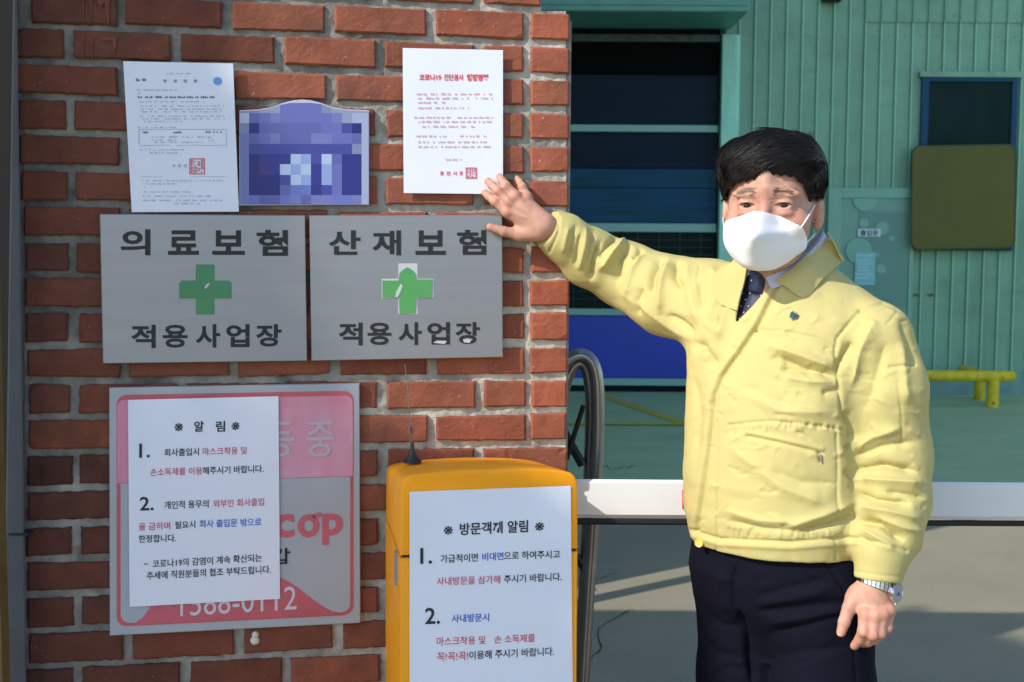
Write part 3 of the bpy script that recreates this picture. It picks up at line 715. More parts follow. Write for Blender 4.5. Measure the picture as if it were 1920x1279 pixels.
for x in (323, 334, 345): text(m_, {323: '시', 334: '장', 345: '인'}[x], x, x + 5, 314, 314, 6, pp, 0.01)
dashes(m_, 255, 273, 152, 5, pp, dens=1)
m_.build('heading_print', mat('print_soft_black', (0.13, 0.13, 0.16), 0.7), pl)
m_ = MB()
for (a, b, c, d) in ((260, 242, 424, 243.2), (263, 272, 426, 273.2), (260, 243, 261.2, 272), (424, 243, 425.2, 272), (264, 331, 426, 332)):
    m_.add(pp(np.array([a, c, c, a], float), np.array([b, b, d, d], float)), [(0, 3, 2, 1)])
m_.build('table_rule', GRYI, pl)
m_ = MB(); seal(m_, 355, 297, 384, 327, pp); m_.build('red_stamp', SEAL, pl)
m_ = MB(); dashes(m_, 384, 402, 259, 3, pp); dashes(m_, 384, 400, 265, 3, pp); m_.build('red_print', PNKI, pl)
m_ = MB(); w_ = np.linspace(0, 2 * math.pi, 19)[:-1]; m_.add(pp(408 + 8 * np.cos(w_), 152 - 7.5 * np.sin(w_)), [tuple(range(18))])
m_.build('blue_emblem', mat('emblem_blue', (0.10, 0.32, 0.72), 0.6), pl)
# right red notice
pr_, pp = paper('order_notice', [(755, 90), (943, 94), (943, 364), (757, 362)], 0.009, wl, 'white order notice headed in red, touched at its corner by the outstretched hand', 'paper', 0.0016, 9)
m_ = MB(); text(m_, '코로나19', 786, 827, 151, 151, 12, pp, 0.028); text(m_, '진단검사', 832, 869, 151, 151, 12, pp, 0.028); text(m_, '행정명령', 875, 915, 152, 152, 13, pp, 0.04)
for i, ch in enumerate('용인시장'): text(m_, ch, 825 + i * 12, 832 + i * 12, 329, 329, 8, pp, 0.03)
m_.build('red_heading', REDT, pr_)
m_ = MB()
for y, a, b in ((178, 777, 924), (186, 784, 924), (194, 784, 836), (204, 784, 880), (222, 777, 924), (230, 784, 922), (239, 784, 890), (257, 777, 922), (268, 784, 922), (277, 784, 918), (301, 836, 866)):
    dashes(m_, a, b, y, 4, pp)
m_.build('faint_print', PNKI, pr_)
m_ = MB(); seal(m_, 873, 314, 894, 335, pp); m_.build('red_stamp', SEAL, pr_)
# big notice on the security sign
n1, pp = paper('staff_notice', [(240, 750), (522, 743), (525, 1123), (243, 1138)], PO + 0.0048, wl, 'white notice headed ※ 알 림 ※ taped over the red and grey security sign', 'notice', 0.0016, 15)
kb = MB(); rb = MB(); bb = MB()
def T(mb, s, x0, x1, y0, y1, h, b=0.012): text(mb, s, x0, x1, y0, y1, h, pp, b)
T(kb, '※', 327, 343, 809, 808, 15); T(kb, '알', 364, 382, 810, 809, 20, .02); T(kb, '림', 405, 422, 810, 809, 20, .02); T(kb, '※', 434, 449, 807, 806, 15)
T(kb, '1.', 261, 281, 859, 858, 27, .015); T(kb, '회사출입시', 308, 373, 856, 854, 14.5); T(rb, '마스크착용 및', 380, 463, 854, 852, 14.5, .006)
T(rb, '손소독제를 이용', 282, 379, 893, 890, 14.5, .006); T(kb, '해주시기 바랍니다.', 380, 494, 890, 886, 14.5)
T(kb, '2.', 262, 288, 958, 957, 26, .015); T(kb, '개인적 용무의', 308, 391, 955, 952, 15); T(rb, '외부인 회사출입', 400, 495, 952, 948, 14.5, .006)
T(rb, '을 금하며', 260, 319, 995, 993, 14.5, .006); T(kb, '필요시', 328, 366, 992, 990, 14); T(bb, '회사 출입문 밖으로', 374, 490, 990, 986, 15)
T(kb, '한정합니다.', 260, 330, 1018, 1016, 14.5)
T(kb, '-', 270, 277, 1059, 1058.6, 2); T(kb, '코로나19의 감염이 계속 확산되는', 286, 491, 1065, 1053, 15); T(kb, '추세에 직원분들의 협조 부탁드립니다.', 275, 508, 1087, 1075, 15)
kb.build('black_print', BLK, n1); rb.build('red_print', REDI, n1); bb.build('blue_print', BLUI, n1)

# ---- address plaque between the two papers
AO = 0.012
aq = thing('address_plaque', wl(570, 386, 0), 'blue arched address plaque with blocky white and violet patches, between the two upper papers', 'sign')
outl = [(449, 385), (449, 207), (485, 205), (510, 201), (530, 193), (550, 188), (566, 186.5), (582, 188), (602, 193), (622, 201), (650, 205), (692, 207), (692, 384)][::-1]
flat('white_backing', outl, 0.002, AO - 0.002, mat('plaque_white', (0.46, 0.46, 0.56), 0.4), aq)
TILE = {'a': (150, 148, 172), 'b': (120, 118, 180), 'c': (108, 108, 168), 'd': (75, 75, 155), 'e': (34, 36, 120), 'f': (52, 52, 138), 'g': (200, 212, 226), 'h': (165, 178, 216),
        'i': (132, 132, 182), 'j': (190, 188, 205), 'k': (72, 54, 126), 'l': (205, 205, 215), 'm': (120, 128, 190), 'n': (44, 48, 132), 'o': (168, 165, 185)}
rows = ['', 'lcbibbbbbiojj', 'aeccccccbbdej', 'icbiccciibbcj', 'iddddddddddaj'[:12] + 'j', 'iefffghdgcnnj', 'iekfghgfhbnnj', 'ieeedghfhbnnj', 'ieeecmmndbnnj', 'imccmiciimmij']
rows[0] = 'aaoobbbbaoooo'; ox = [449, 485, 510, 530, 550, 566, 582, 602, 622, 650, 692]; oy = [207, 205, 201, 193, 188, 186.5, 188, 193, 201, 205, 207]
xe = [449, 467, 486, 506, 525, 545, 564, 583, 603, 622, 641, 660, 678, 692]; ye = [193, 212, 231, 250, 270, 289, 308, 328, 347, 366, 385]
tm = MB()
for j, row in enumerate(rows):
    for i, ch in enumerate(row):
        xs_ = np.array([xe[i], xe[i + 1], xe[i + 1], xe[i]], float); xs_ = np.clip(xs_, 450, 691)
        ys_ = np.array([ye[j]] * 2 + [min(ye[j + 1], 383.5)] * 2, float)
        if j < 2: ys_[:2] = np.maximum(ys_[:2], np.interp(xs_[:2], ox, oy) + 2.0)
        if ys_[0] >= ys_[3] or ys_[1] >= ys_[2]: continue
        tm.add(wl(xs_, ys_, AO + 0.0006), [(0, 3, 2, 1)], tone=np.array(srgb(*TILE[ch])) * np.array([0.62, 0.70, 0.84]))
tm.build('printed_face', mat('plaque_print', (1, 1, 1), 0.35, tone=True), aq, tone=True)

# ================================================================ left of the pillar
post = thing('steel_post', at(30, 1279, 2.40) * np.array([1, 1, 0]), 'slim grey steel post leaning beside the left edge of the brick pillar', 'post')
Yp = 2.42
m_ = MB()
A = [at(x, 1300, Yp + d) for x, d in ((6, 0), (50, 0), (50, .05), (6, .05))]; B = [at(x, -60, Yp + d) for x, d in ((25, 0), (31, 0), (31, .05), (25, .05))]
zb = A[0][2]; 
ext = lambda P, Q, z: P + (Q - P) * ((z - P[2]) / (Q[2] - P[2]))
A0 = [ext(a, b, 0.0) for a, b in zip(A, B)]
m_.hexa(A0, B, bev=0.003); pc = m_.build('post_tube', mat('post_grey', (0.10, 0.11, 0.125), 0.6, n_scale=5, n_amt=0.3), post)
m_ = MB(); j0 = at(20, 1002, Yp - .002); j1 = at(52, 1003, Yp - .002); m_.box((j0[0] - .004, Yp - .003, j0[2] - .002), (j1[0], Yp + .03, j0[2] + .002)); m_.build('joint_ring', mat('dark_joint', (0.02, 0.02, 0.02), 0.8), post)
yp = thing('yellow_post', at(0, 1279, 2.3) * np.array([1, 1, 0]), 'dull yellow steel post at the far left edge', 'post')
m_ = MB(); a = at(-42, 900, 2.34); m_.box((a[0], 2.3, 0), (at(-17, 640, 2.3)[0], 2.36, 2.4), bev=0.012)
m_.build('post_tube', mat('dull_yellow', (0.20, 0.145, 0.04), 0.45, n_scale=4, n_amt=0.45), yp, True, 40)
m_ = MB(); m_.box((a[0], 2.3, 2.4), (at(-17, 640, 2.3)[0], 2.36, 2.42)); m_.build('post_cap', mat('dull_yellow', (0.20, 0.145, 0.04), 0.45), yp)
gp = thing('steel_gate', (-2.6, 2.75, 0), 'dark brown steel gate panel in the gap left of the brick pillar', 'gate')
m_ = MB(); m_.box((-4.6, 2.70, 0.05), (-0.93, 2.74, 2.86), bev=0.004); m_.build('panel_sheet', mat('dark_brown_steel', (0.022, 0.018, 0.013), 0.7), gp)
m_ = MB(); m_.box((-4.6, 2.74, 0.0), (-4.52, 2.80, 2.86)); m_.box((-0.99, 2.742, 0.0), (-0.93, 2.80, 2.86)); m_.build('panel_frame', mat('dark_brown_steel', (0.022, 0.018, 0.013), 0.7), gp)

# ================================================================ barrier gate
BYAW = math.radians(10); bu = np.array([math.cos(BYAW), math.sin(BYAW), 0]); bn = np.array([math.sin(BYAW), -math.cos(BYAW), 0])
BP = at(752, 1000, 2.22)
bxp = lambda px, py, off=0.0: on_plane(px, py, BP, bn, off)
bar = thing('barrier_gate', bxp(917, 1279) * np.array([1, 1, 0]) - bn * 0.15, 'orange yellow boom barrier cabinet with white arm, standing against the brick pillar', 'barrier')
ORA = mat('orange_paint', (1.0, 0.385, 0.010), 0.45, n_scale=2.5, n_amt=0.10, spec=0.25, bump=0.03, b_scale=60)
BD = 0.33
def outline_body(pts, name, z_to_ground=False, mt=ORA, m0=0.0):
    p = np.array(pts, float); f = bxp(p[:, 0], p[:, 1])
    if z_to_ground: f[-2:, 2] = 0.0
    c = f.mean(0); inn = f + (c - f) * 0.0; 
    d = c - f; d = d / np.linalg.norm(d, axis=1, keepdims=True)
    r0 = f + d * 0.007; r1 = f + d * 0.002 - bn * 0.002; r2 = f - bn * 0.008; r3 = f - bn * BD
    r3[:, 2] -= np.clip((f[:, 2] - 0.98) / 0.1, 0, 1) * 0.036
    V = np.vstack([r0, r1, r2, r3]); n = len(f); F = [tuple(range(n)), tuple(range(4 * n - 1, 3 * n - 1, -1))]
    for k in range(n):
        j = (k + 1) % n
        for r in range(3): F.append((r * n + j, r * n + k, (r + 1) * n + k, (r + 1) * n + j))
    m2 = MB(); m2.add(V, F); return m2.build(name, mt, bar, True, 40)
hood = [(751, 1043), (751.5, 916), (753, 905), (757, 898), (764, 894), (775, 891), (800, 887.5), (840, 883), (880, 880.5), (920, 879), (960, 878.6), (1000, 879.5), (1035, 882), (1060, 885), (1072, 888), (1079, 894), (1083, 904), (1084, 916), (1084.5, 1030)]
outline_body(hood, 'hood')
outline_body([(750, 1046.5), (1084, 1033.5), (1084, 1270), (748, 1279)], 'cabinet', True)
m_ = MB(); q = bxp(np.array([754., 1081, 1081, 754]), np.array([1048., 1036, 1030, 1042])) - bn * 0.006; m_.add(*prism(q, q - bn * (BD - 0.02))); m_.build('seam_gap', mat('seam_black', (0.02, 0.015, 0.01), 0.8), bar)
# small lock plate on the cabinet's left flank
m_ = MB(); s0 = bxp(750, 1080) - bn * 0.06 ; m_.box(s0 + np.array([-0.004, -0.012, -0.03]), s0 + np.array([0.004, 0.012, 0.03])); m_.build('lock_plate', mat('lock_grey', (0.3, 0.3, 0.33), 0.4, metal=0.6), bar)
# arm
AY0, AY1 = 2.66, 2.62
def armp(px, py, d=0.0): 
    t = (np.asarray(px, float) - 1085) / 835; return at(px, py, AY0 + (AY1 - AY0) * t + d)
WHT = mat('white_arm_paint', (0.80, 0.80, 0.79), 0.35, n_scale=4, n_amt=0.06)
def arm_piece(name, x0, x1, y00, y01, y10, y11, d0, d1, m, r=0.006):
    m2 = MB(); A = [armp(x0, y01, d0), armp(x1, y11, d0), armp(x1, y11, d1), armp(x0, y01, d1)]; B = [armp(x0, y00, d0), armp(x1, y10, d0), armp(x1, y10, d1), armp(x0, y00, d1)]
    m2.hexa(A, B, bev=r); return m2.build(name, m, bar)
boom = arm_piece('boom_arm', 900, 2700, 897, 970, 911, 979, 0.0, 0.045, WHT, 0.007)
for x0 in (1279, 2000): arm_piece('reflector', x0, x0 + 46, 918 + (x0 - 1279) * .008, 954 + (x0 - 1279) * .008, 918.4 + (x0 - 1279) * .008, 954.4 + (x0 - 1279) * .008, -0.004, 0.0, mat('reflector_red', (0.62, 0.06, 0.03), 0.35), 0.001)
arm_piece('rubber_strip', 900, 2700, 971, 983, 980, 990, 0.006, 0.039, mat('black_rubber', (0.012, 0.010, 0.012), 0.6), 0.003)
# antenna with a magnetic foot
an = thing('antenna', bxp(772, 862) - bn * 0.22, 'thin whip antenna on a black cone foot, standing on the orange cabinet', 'antenna')
ap = lambda x, y: at(x, y, 2.455)
BLKP = mat('black_plastic', (0.018, 0.018, 0.02), 0.5)
c = ap(773, 863.5); m_ = MB(); m_.lathe([(.018, -0.004), (.018, 0), (.012, .005), (.007, .014), (.004, .024), (.0028, .036)], c, seg=18); m_.build('cone_foot', BLKP, an, True)
m_ = MB(); P = [ap(772, 835), ap(769, 800), ap(766.5, 760), ap(764, 720), ap(759, 683)]; m_.tube(P, [.0014, .0011, .0010, .0009, .0008], 6)
hc = []
for k in range(60):
    t = k / 59; b_ = ap(769.5, 812) * (1 - t) + ap(768.5, 800) * t; w = t * 5 * 2 * math.pi; hc.append(b_ + np.array([math.cos(w), math.sin(w), 0]) * .0038)
m_.tube(hc, .0009, 5); m_.build('whip', mat('whip_grey', (0.16, 0.16, 0.16), 0.4, metal=0.5), an, True)
# notice on the cabinet
n2, pp = paper('visitor_notice', [(768, 922), (1070, 911), (1074, 1300), (768, 1310)], 0.0015, bxp, 'white notice headed ※ 방문객께 알림 ※ taped to the front of the orange barrier cabinet', 'notice', 0.0012, 27)
kb = MB(); rb = MB(); bb = MB()
T(kb, '※', 832, 849, 1003, 1002, 16); T(kb, '방문객께 알림', 862, 990, 1004, 998, 23, .02); T(kb, '※', 1003, 1020, 996, 995, 16)
T(kb, '1.', 788, 810, 1058, 1057, 30, .015); T(kb, '가급적이면', 826, 896, 1056, 1053, 15.5); T(bb, '비대면', 904, 944, 1052, 1050, 15, .015); T(kb, '으로 하여주시고', 945, 1050, 1050, 1047, 15.5)
T(rb, '사내방문을 삼가해', 819, 938, 1098, 1094, 15.5, .006); T(kb, '주시기 바랍니다.', 945, 1053, 1094, 1089, 15.5)
T(kb, '2.', 797, 825, 1171, 1170, 31, .015); T(bb, '사내방문시', 847, 917, 1168, 1165, 15.5, .015)
T(rb, '마스크착용 및', 819, 910, 1211, 1208, 16, .006); T(rb, '손 소독제를', 927, 1003, 1207, 1204, 15.5, .006)
T(rb, '꼭!꼭!꼭!', 819, 878, 1240, 1238, 16, .006); T(kb, '이용해 주시기 바랍니다.', 880, 1039, 1237, 1229, 16)
kb.build('black_print', BLK, n2); rb.build('red_print', REDI, n2); bb.build('blue_print', BLUI, n2)

# ================================================================ folding gate hoop behind the pillar
hy = 2.95
hp = thing('gate_hoop', at(1060, 1279, hy) * np.array([1, 1, 0]), 'dark chrome hoop of a folding gate behind the right edge of the brick pillar', 'gate')
CHR = mat('dark_chrome', (0.36, 0.34, 0.34), 0.28, metal=0.95, n_scale=10, n_amt=0.3)
def smooth_path(P, n=60):
    P = np.array(P, float); t = np.linspace(0, len(P) - 1, n); out = []
    for s in t:
        i = min(int(s), len(P) - 2); f = s - i; p0 = P[max(i - 1, 0)]; p1 = P[i]; p2 = P[i + 1]; p3 = P[min(i + 2, len(P) - 1)]
        out.append(0.5 * ((2 * p1) + (-p0 + p2) * f + (2 * p0 - 5 * p1 + 4 * p2 - p3) * f * f + (-p0 + 3 * p1 - 3 * p2 + p3) * f ** 3))
    return np.array(out)
def px_path(pts, Y, n=60): p = smooth_path(pts, n); return at(p[:, 0], p[:, 1], Y)
def to_floor(P): q = P[-1].copy(); d = P[-1] - P[-4]; q = q + d * (-q[2] / d[2]); q[2] = 0; return np.vstack([P, q])
m_ = MB(); P = px_path([(1020, 900), (1030, 760), (1052, 690), (1080, 668), (1103, 672), (1117, 700), (1121, 760), (1119, 850), (1111, 980), (1101, 1130), (1092, 1279)], hy, 90)
m_.tube(to_floor(P), 0.0165, 14); m_.build('hoop_tube', CHR, hp, True)
m_ = MB(); P = px_path([(1040, 900), (1050, 770), (1066, 705), (1083, 682), (1098, 690), (1106, 730), (1107, 800), (1102, 950), (1094, 1120), (1084, 1279)], hy + 0.06, 90)
m_.tube(to_floor(P), 0.0135, 14); m_.build('inner_tube', CHR, hp, True)
DST = mat('dark_strut', (0.03, 0.03, 0.032), 0.45, metal=0.5)
m_ = MB(); m_.tube(at(np.array([1052., 1092]), np.array([800., 872]), hy + .05), 0.011, 8); m_.build('strut', DST, hp, True)
m_ = MB(); m_.tube(at(np.array([1062., 1094]), np.array([862., 760]), hy + .02), 0.006, 8); m_.build('strut', DST, hp, True)
m_ = MB(); m_.tube(at(np.array([1060., 1104]), np.array([1010., 1080]), hy + .05), 0.009, 8); m_.build('strut', DST, hp, True)

# ================================================================ the roadside tree that shades the pillar
LEAF = mat('leaf_green', (0.055, 0.10, 0.03), 0.6, n_scale=3, n_amt=0.4)
pd = np.array([0.6, -0.8, 0]); qd = np.array([-L[2] * LH[0], -L[2] * LH[1], math.cos(SUN_EL)])
tr = thing('roadside_tree', (-6.2, -1.9, 0), 'bushy street tree at the roadside out of view to the left', 'tree')
def shade_top(p): return np.interp(p, [-3.2, -2.42, -2.34, -2.27, -2.2, -2.1, -2.0, -1.85, -1.72, -1.6], [2.6, 2.5, 2.15, 1.86, 1.62, 1.65, 1.69, 1.69, 1.64, 1.0])
lv = []; n = 0
pq0 = on_plane(540, 640, WL, wn) 
LVN = 17000
p_ = RNG.uniform(-3.15, -1.55, LVN); q_ = RNG.uniform(-0.2, 2.6, LVN)
edge = (shade_top(p_) - q_) / 0.20
kp = RNG.uniform(0, 1, LVN) < np.clip(edge + 0.45, 0, 1); p_ = p_[kp]; q_ = q_[kp]
t_ = np.clip(RNG.normal(0, 0.7, len(p_)), -1.3, 1.3) - 8.5
C_ = p_[:, None] * pd + q_[:, None] * qd + t_[:, None] * L
sz = RNG.uniform(0.035, 0.06, len(p_)); a_ = RNG.normal(0, 1, (len(p_), 3)); a_ /= np.linalg.norm(a_, axis=1, keepdims=True)
b_ = np.cross(a_, RNG.normal(0, 1, (len(p_), 3))); b_ /= np.linalg.norm(b_, axis=1, keepdims=True)
V = np.stack([C_ - a_ * sz[:, None], C_ + b_ * sz[:, None] * .55, C_ + a_ * sz[:, None], C_ - b_ * sz[:, None] * .55], 1).reshape(-1, 3)
build('crown', V, np.arange(len(V)).reshape(-1, 4), LEAF, tr)
cz = C_.mean(0); m_ = MB(); m_.tube([(cz[0] - .1, cz[1], 0), (cz[0], cz[1], cz[2] * .5), (cz[0] + .05, cz[1] + .03, cz[2])], [.14, .10, .03], 10)
for k in range(7):
    e = C_[RNG.integers(len(C_))]; m_.tube([(cz[0], cz[1], cz[2] * RNG.uniform(.5, .85)), (e + cz) / 2 + np.array([0, 0, .05]), e], [.05, .03, .01], 6)
m_.build('trunk', mat('bark', (0.10, 0.075, 0.05), 0.9), tr, True)
# ================================================================ sculpting tools (signed distances -> one continuous surface)
def smin(a, b, k):
    h = np.clip(0.5 + 0.5 * (b - a) / k, 0, 1); return b + (a - b) * h - k * h * (1 - h)
def smax(a, b, k): return -smin(-a, -b, k)
def cap(P, a, b, ra, rb=None):
    rb = ra if rb is None else rb; a = np.asarray(a, float); b = np.asarray(b, float); ba = b - a
    h = np.clip(((P - a) @ ba) / (ba @ ba), 0, 1); return np.linalg.norm(P - a - h[:, None] * ba, axis=1) - (ra + (rb - ra) * h)
def chain(P, pts, rad, k=0.01):
    d = None
    for i in range(len(pts) - 1):
        c = cap(P, pts[i], pts[i + 1], rad[i], rad[i + 1]); d = c if d is None else smin(d, c, k)
    return d
def ell(P, c, r, Rm=None):
    q = P - np.asarray(c, float)
    if Rm is not None: q = q @ Rm
    r = np.asarray(r, float); k0 = np.linalg.norm(q / r, axis=1); k1 = np.linalg.norm(q / (r * r), axis=1) + 1e-9
    return k0 * (k0 - 1) / k1
def sculpt(f, lo, hi, h, m=6, slack=0.02):
    lo = np.array(lo, float); hi = np.array(hi, float)
    nb = np.ceil((hi - lo) / (h * m)).astype(int); N = nb * m
    ax = [lo[i] + (np.arange(nb[i]) + 0.5) * h * m - 0.5 * h for i in range(3)]
    Cc = np.stack(np.meshgrid(*ax, indexing='ij'), -1).reshape(-1, 3)
    D = f(Cc); near = np.abs(D) < h * m * 0.9 + slack
    Vv = np.empty(N, np.float32).reshape(nb[0], m, nb[1], m, nb[2], m)
    Vv[:] = D.reshape(nb[0], 1, nb[1], 1, nb[2], 1)
    ids = np.argwhere(near.reshape(nb)); loc = np.stack(np.meshgrid(np.arange(m), np.arange(m), np.arange(m), indexing='ij'), -1).reshape(-1, 3)
    step = max(1, 400000 // (m ** 3))
    for s in range(0, len(ids), step):
        b = ids[s:s + step]; P = (lo + (b[:, None, :] * m + loc[None]) * h).reshape(-1, 3)
        d = f(P).reshape(len(b), m, m, m); Vv[b[:, 0], :, b[:, 1], :, b[:, 2], :] = d
    A = Vv.reshape(N); S = A < 0; c = S[:-1, :-1, :-1].astype(np.int8)
    sh = [(i, j, k) for i in (0, 1) for j in (0, 1) for k in (0, 1)]
    def sl(X, o): return X[o[0]:X.shape[0] - 1 + o[0], o[1]:X.shape[1] - 1 + o[1], o[2]:X.shape[2] - 1 + o[2]]
    cnt = np.zeros(c.shape, np.int8)
    for o in sh: cnt += sl(S, o)
    act = np.argwhere((cnt > 0) & (cnt < 8)); idx = np.full(c.shape, -1, np.int32); idx[tuple(act.T)] = np.arange(len(act))
    acc = np.zeros((len(act), 3)); num = np.zeros(len(act))
    val = {o: A[act[:, 0] + o[0], act[:, 1] + o[1], act[:, 2] + o[2]].astype(float) for o in sh}
    for a in sh:
        for ax_ in range(3):
            if a[ax_]: continue
            b = list(a); b[ax_] = 1; b = tuple(b); va, vb = val[a], val[b]; cr = (va < 0) != (vb < 0)
            t = np.where(cr, va / np.where(cr, va - vb, 1), 0); p = np.array(a, float)[None] + t[:, None] * (np.eye(3)[ax_])[None]
            acc += p * cr[:, None]; num += cr
    V = lo + (act + acc / num[:, None]) * h
    Q = []
    for ax_ in range(3):
        u, v = (ax_ + 1) % 3, (ax_ + 2) % 3
        s0 = [slice(None)] * 3; s1 = [slice(None)] * 3; s0[ax_] = slice(0, -1); s1[ax_] = slice(1, None)
        X0, X1 = S[tuple(s0)], S[tuple(s1)]; e = np.argwhere(X0 != X1)
        e = e[(e[:, u] > 0) & (e[:, v] > 0) & (e[:, u] < N[u] - 1) & (e[:, v] < N[v] - 1)]
        ins = S[tuple(e.T)]
        g = lambda du, dv: idx[tuple((e + np.eye(3, dtype=int)[u] * du + np.eye(3, dtype=int)[v] * dv).T)]
        q = np.stack([g(-1, -1), g(0, -1), g(0, 0), g(-1, 0)], -1); q[~ins] = q[~ins][:, ::-1]; Q.append(q)
    return V, np.vstack(Q)
def vnormals(V, Q):
    n = np.zeros_like(V); fn = np.cross(V[Q[:, 2]] - V[Q[:, 0]], V[Q[:, 3]] - V[Q[:, 1]])
    for k in range(4): np.add.at(n, Q[:, k], fn)
    return n / (np.linalg.norm(n, axis=1, keepdims=True) + 1e-12)
def relax(V, Q, it=1, w=0.5):
    for _ in range(it):
        s = np.zeros_like(V); c = np.zeros(len(V))
        for k in range(4):
            a, b = Q[:, k], Q[:, (k + 1) % 4]; np.add.at(s, a, V[b]); np.add.at(c, a, 1); np.add.at(s, b, V[a]); np.add.at(c, b, 1)
        V = V + w * (s / c[:, None] - V)
    return V
def seg_dist(px, py, pts):
    """distance to a polyline (px) and arc position 0..1"""
    pts = np.array(pts, float); L_ = np.hypot(*np.diff(pts, axis=0).T); tot = L_.sum(); best = np.full(px.shape, 1e9); pos = np.zeros(px.shape); a0 = 0
    for i in range(len(pts) - 1):
        a, b = pts[i], pts[i + 1]; d = b - a; t = np.clip(((px - a[0]) * d[0] + (py - a[1]) * d[1]) / (d @ d), 0, 1)
        dd = np.hypot(px - a[0] - t * d[0], py - a[1] - t * d[1]); u = dd < best; best = np.where(u, dd, best); pos = np.where(u, (a0 + t * L_[i]) / tot, pos); a0 += L_[i]
    return best, pos
def creases(V, Q, strokes, seams=(), steps=()):
    """press folds (mm, + out / - in) and stitched seams into cloth along strokes traced on the cloth"""
    n = vnormals(V, Q); px, py, _ = proj(V); face = ((CAM - V) * n).sum(1) / np.linalg.norm(CAM - V, axis=1); w = np.clip(face * 4, 0, 1); d = np.zeros(len(V))
    for pts, wid, amp in strokes:
        P = np.array(pts, float); lo = P.min(0) - 3 * wid; hi = P.max(0) + 3 * wid
        k = np.where((px > lo[0]) & (px < hi[0]) & (py > lo[1]) & (py < hi[1]) & (w > 0))[0]
        if not len(k): continue
        dist, pos = seg_dist(px[k], py[k], P); tap = np.clip(np.minimum(pos, 1 - pos) * 5 + 0.12, 0, 1); d[k] += amp * 0.001 * np.exp(-(dist / (wid * 1.05)) ** 1.35) * tap * w[k]
    for pts, wid, amp in seams:
        P = np.array(pts, float); lo = P.min(0) - 3 * wid; hi = P.max(0) + 3 * wid
        k = np.where((px > lo[0]) & (px < hi[0]) & (py > lo[1]) & (py < hi[1]) & (w > 0))[0]
        if not len(k): continue
        dist, pos = seg_dist(px[k], py[k], P); d[k] += amp * 0.001 * np.exp(-(dist / wid) ** 2) * w[k]
    for pts, wid, amp in steps:      # a lapped edge: proud on one side, low on the other
        P = np.array(pts, float); lo = P.min(0) - 4 * wid; hi = P.max(0) + 4 * wid
        k = np.where((px > lo[0]) & (px < hi[0]) & (py > lo[1]) & (py < hi[1]) & (w > 0))[0]
        if not len(k): continue
        dist, pos = seg_dist(px[k], py[k], P); i = np.clip((pos * (len(P) - 1)).astype(int), 0, len(P) - 2); near = np.full(len(k), 1e9); side = np.zeros(len(k))
        for i in range(len(P) - 1):
            a, e = P[i], P[i + 1] - P[i]; t = np.clip(((px[k] - a[0]) * e[0] + (py[k] - a[1]) * e[1]) / (e @ e), 0, 1); dd = np.hypot(px[k] - a[0] - t * e[0], py[k] - a[1] - t * e[1])
            s_ = np.sign((px[k] - a[0]) * e[1] - (py[k] - a[1]) * e[0]); u = dd < near; near = np.where(u, dd, near); side = np.where(u, s_, side)
        tap = np.clip(np.minimum(pos, 1 - pos) * 14 + .05, 0, 1)
        d[k] += amp * 0.001 * side * np.tanh(near / 2.4) * 1.15 * np.exp(-near / wid) * tap * w[k]
    return V + n * d[:, None]

# ================================================================ the person
TH = math.radians(40); PC = np.array([0.498, 2.42, 0.0])
fv = np.array([-math.sin(TH), -math.cos(TH), 0]); lv_ = np.array([math.cos(TH), -math.sin(TH), 0])     # front, own left
man = thing('person', PC, 'person in a yellow work jacket, white mask and dark trousers, one palm on the wall', 'person')
def loft(P, prof, c0=PC):
    pr_ = np.array(prof, float); z = P[:, 2]; q = P - c0; u = q @ lv_; v = q @ fv
    a = np.interp(z, pr_[:, 0], pr_[:, 1]); b = np.interp(z, pr_[:, 0], pr_[:, 2]); of = np.interp(z, pr_[:, 0], pr_[:, 3]); sd_ = np.interp(z, pr_[:, 0], pr_[:, 4]) if pr_.shape[1] > 4 else 0
    U = (u - sd_) / a; Vv = (v - of) / b; r = (np.abs(U) ** 2.3 + np.abs(Vv) ** 2.3) ** (1 / 2.3)
    d = (r - 1) * np.minimum(a, b); dz = np.maximum(pr_[0, 0] - z, z - pr_[-1, 0]); return np.maximum(d, dz)
SHL = at(1643, 642, 2.31); ELL = at(1672, 830, 2.33); WRL = at(1646, 1075, 2.25)
SHR = at(1335, 570, 2.53); ELR = at(1172, 505, 2.68); WRR = at(1030, 431, 2.585)

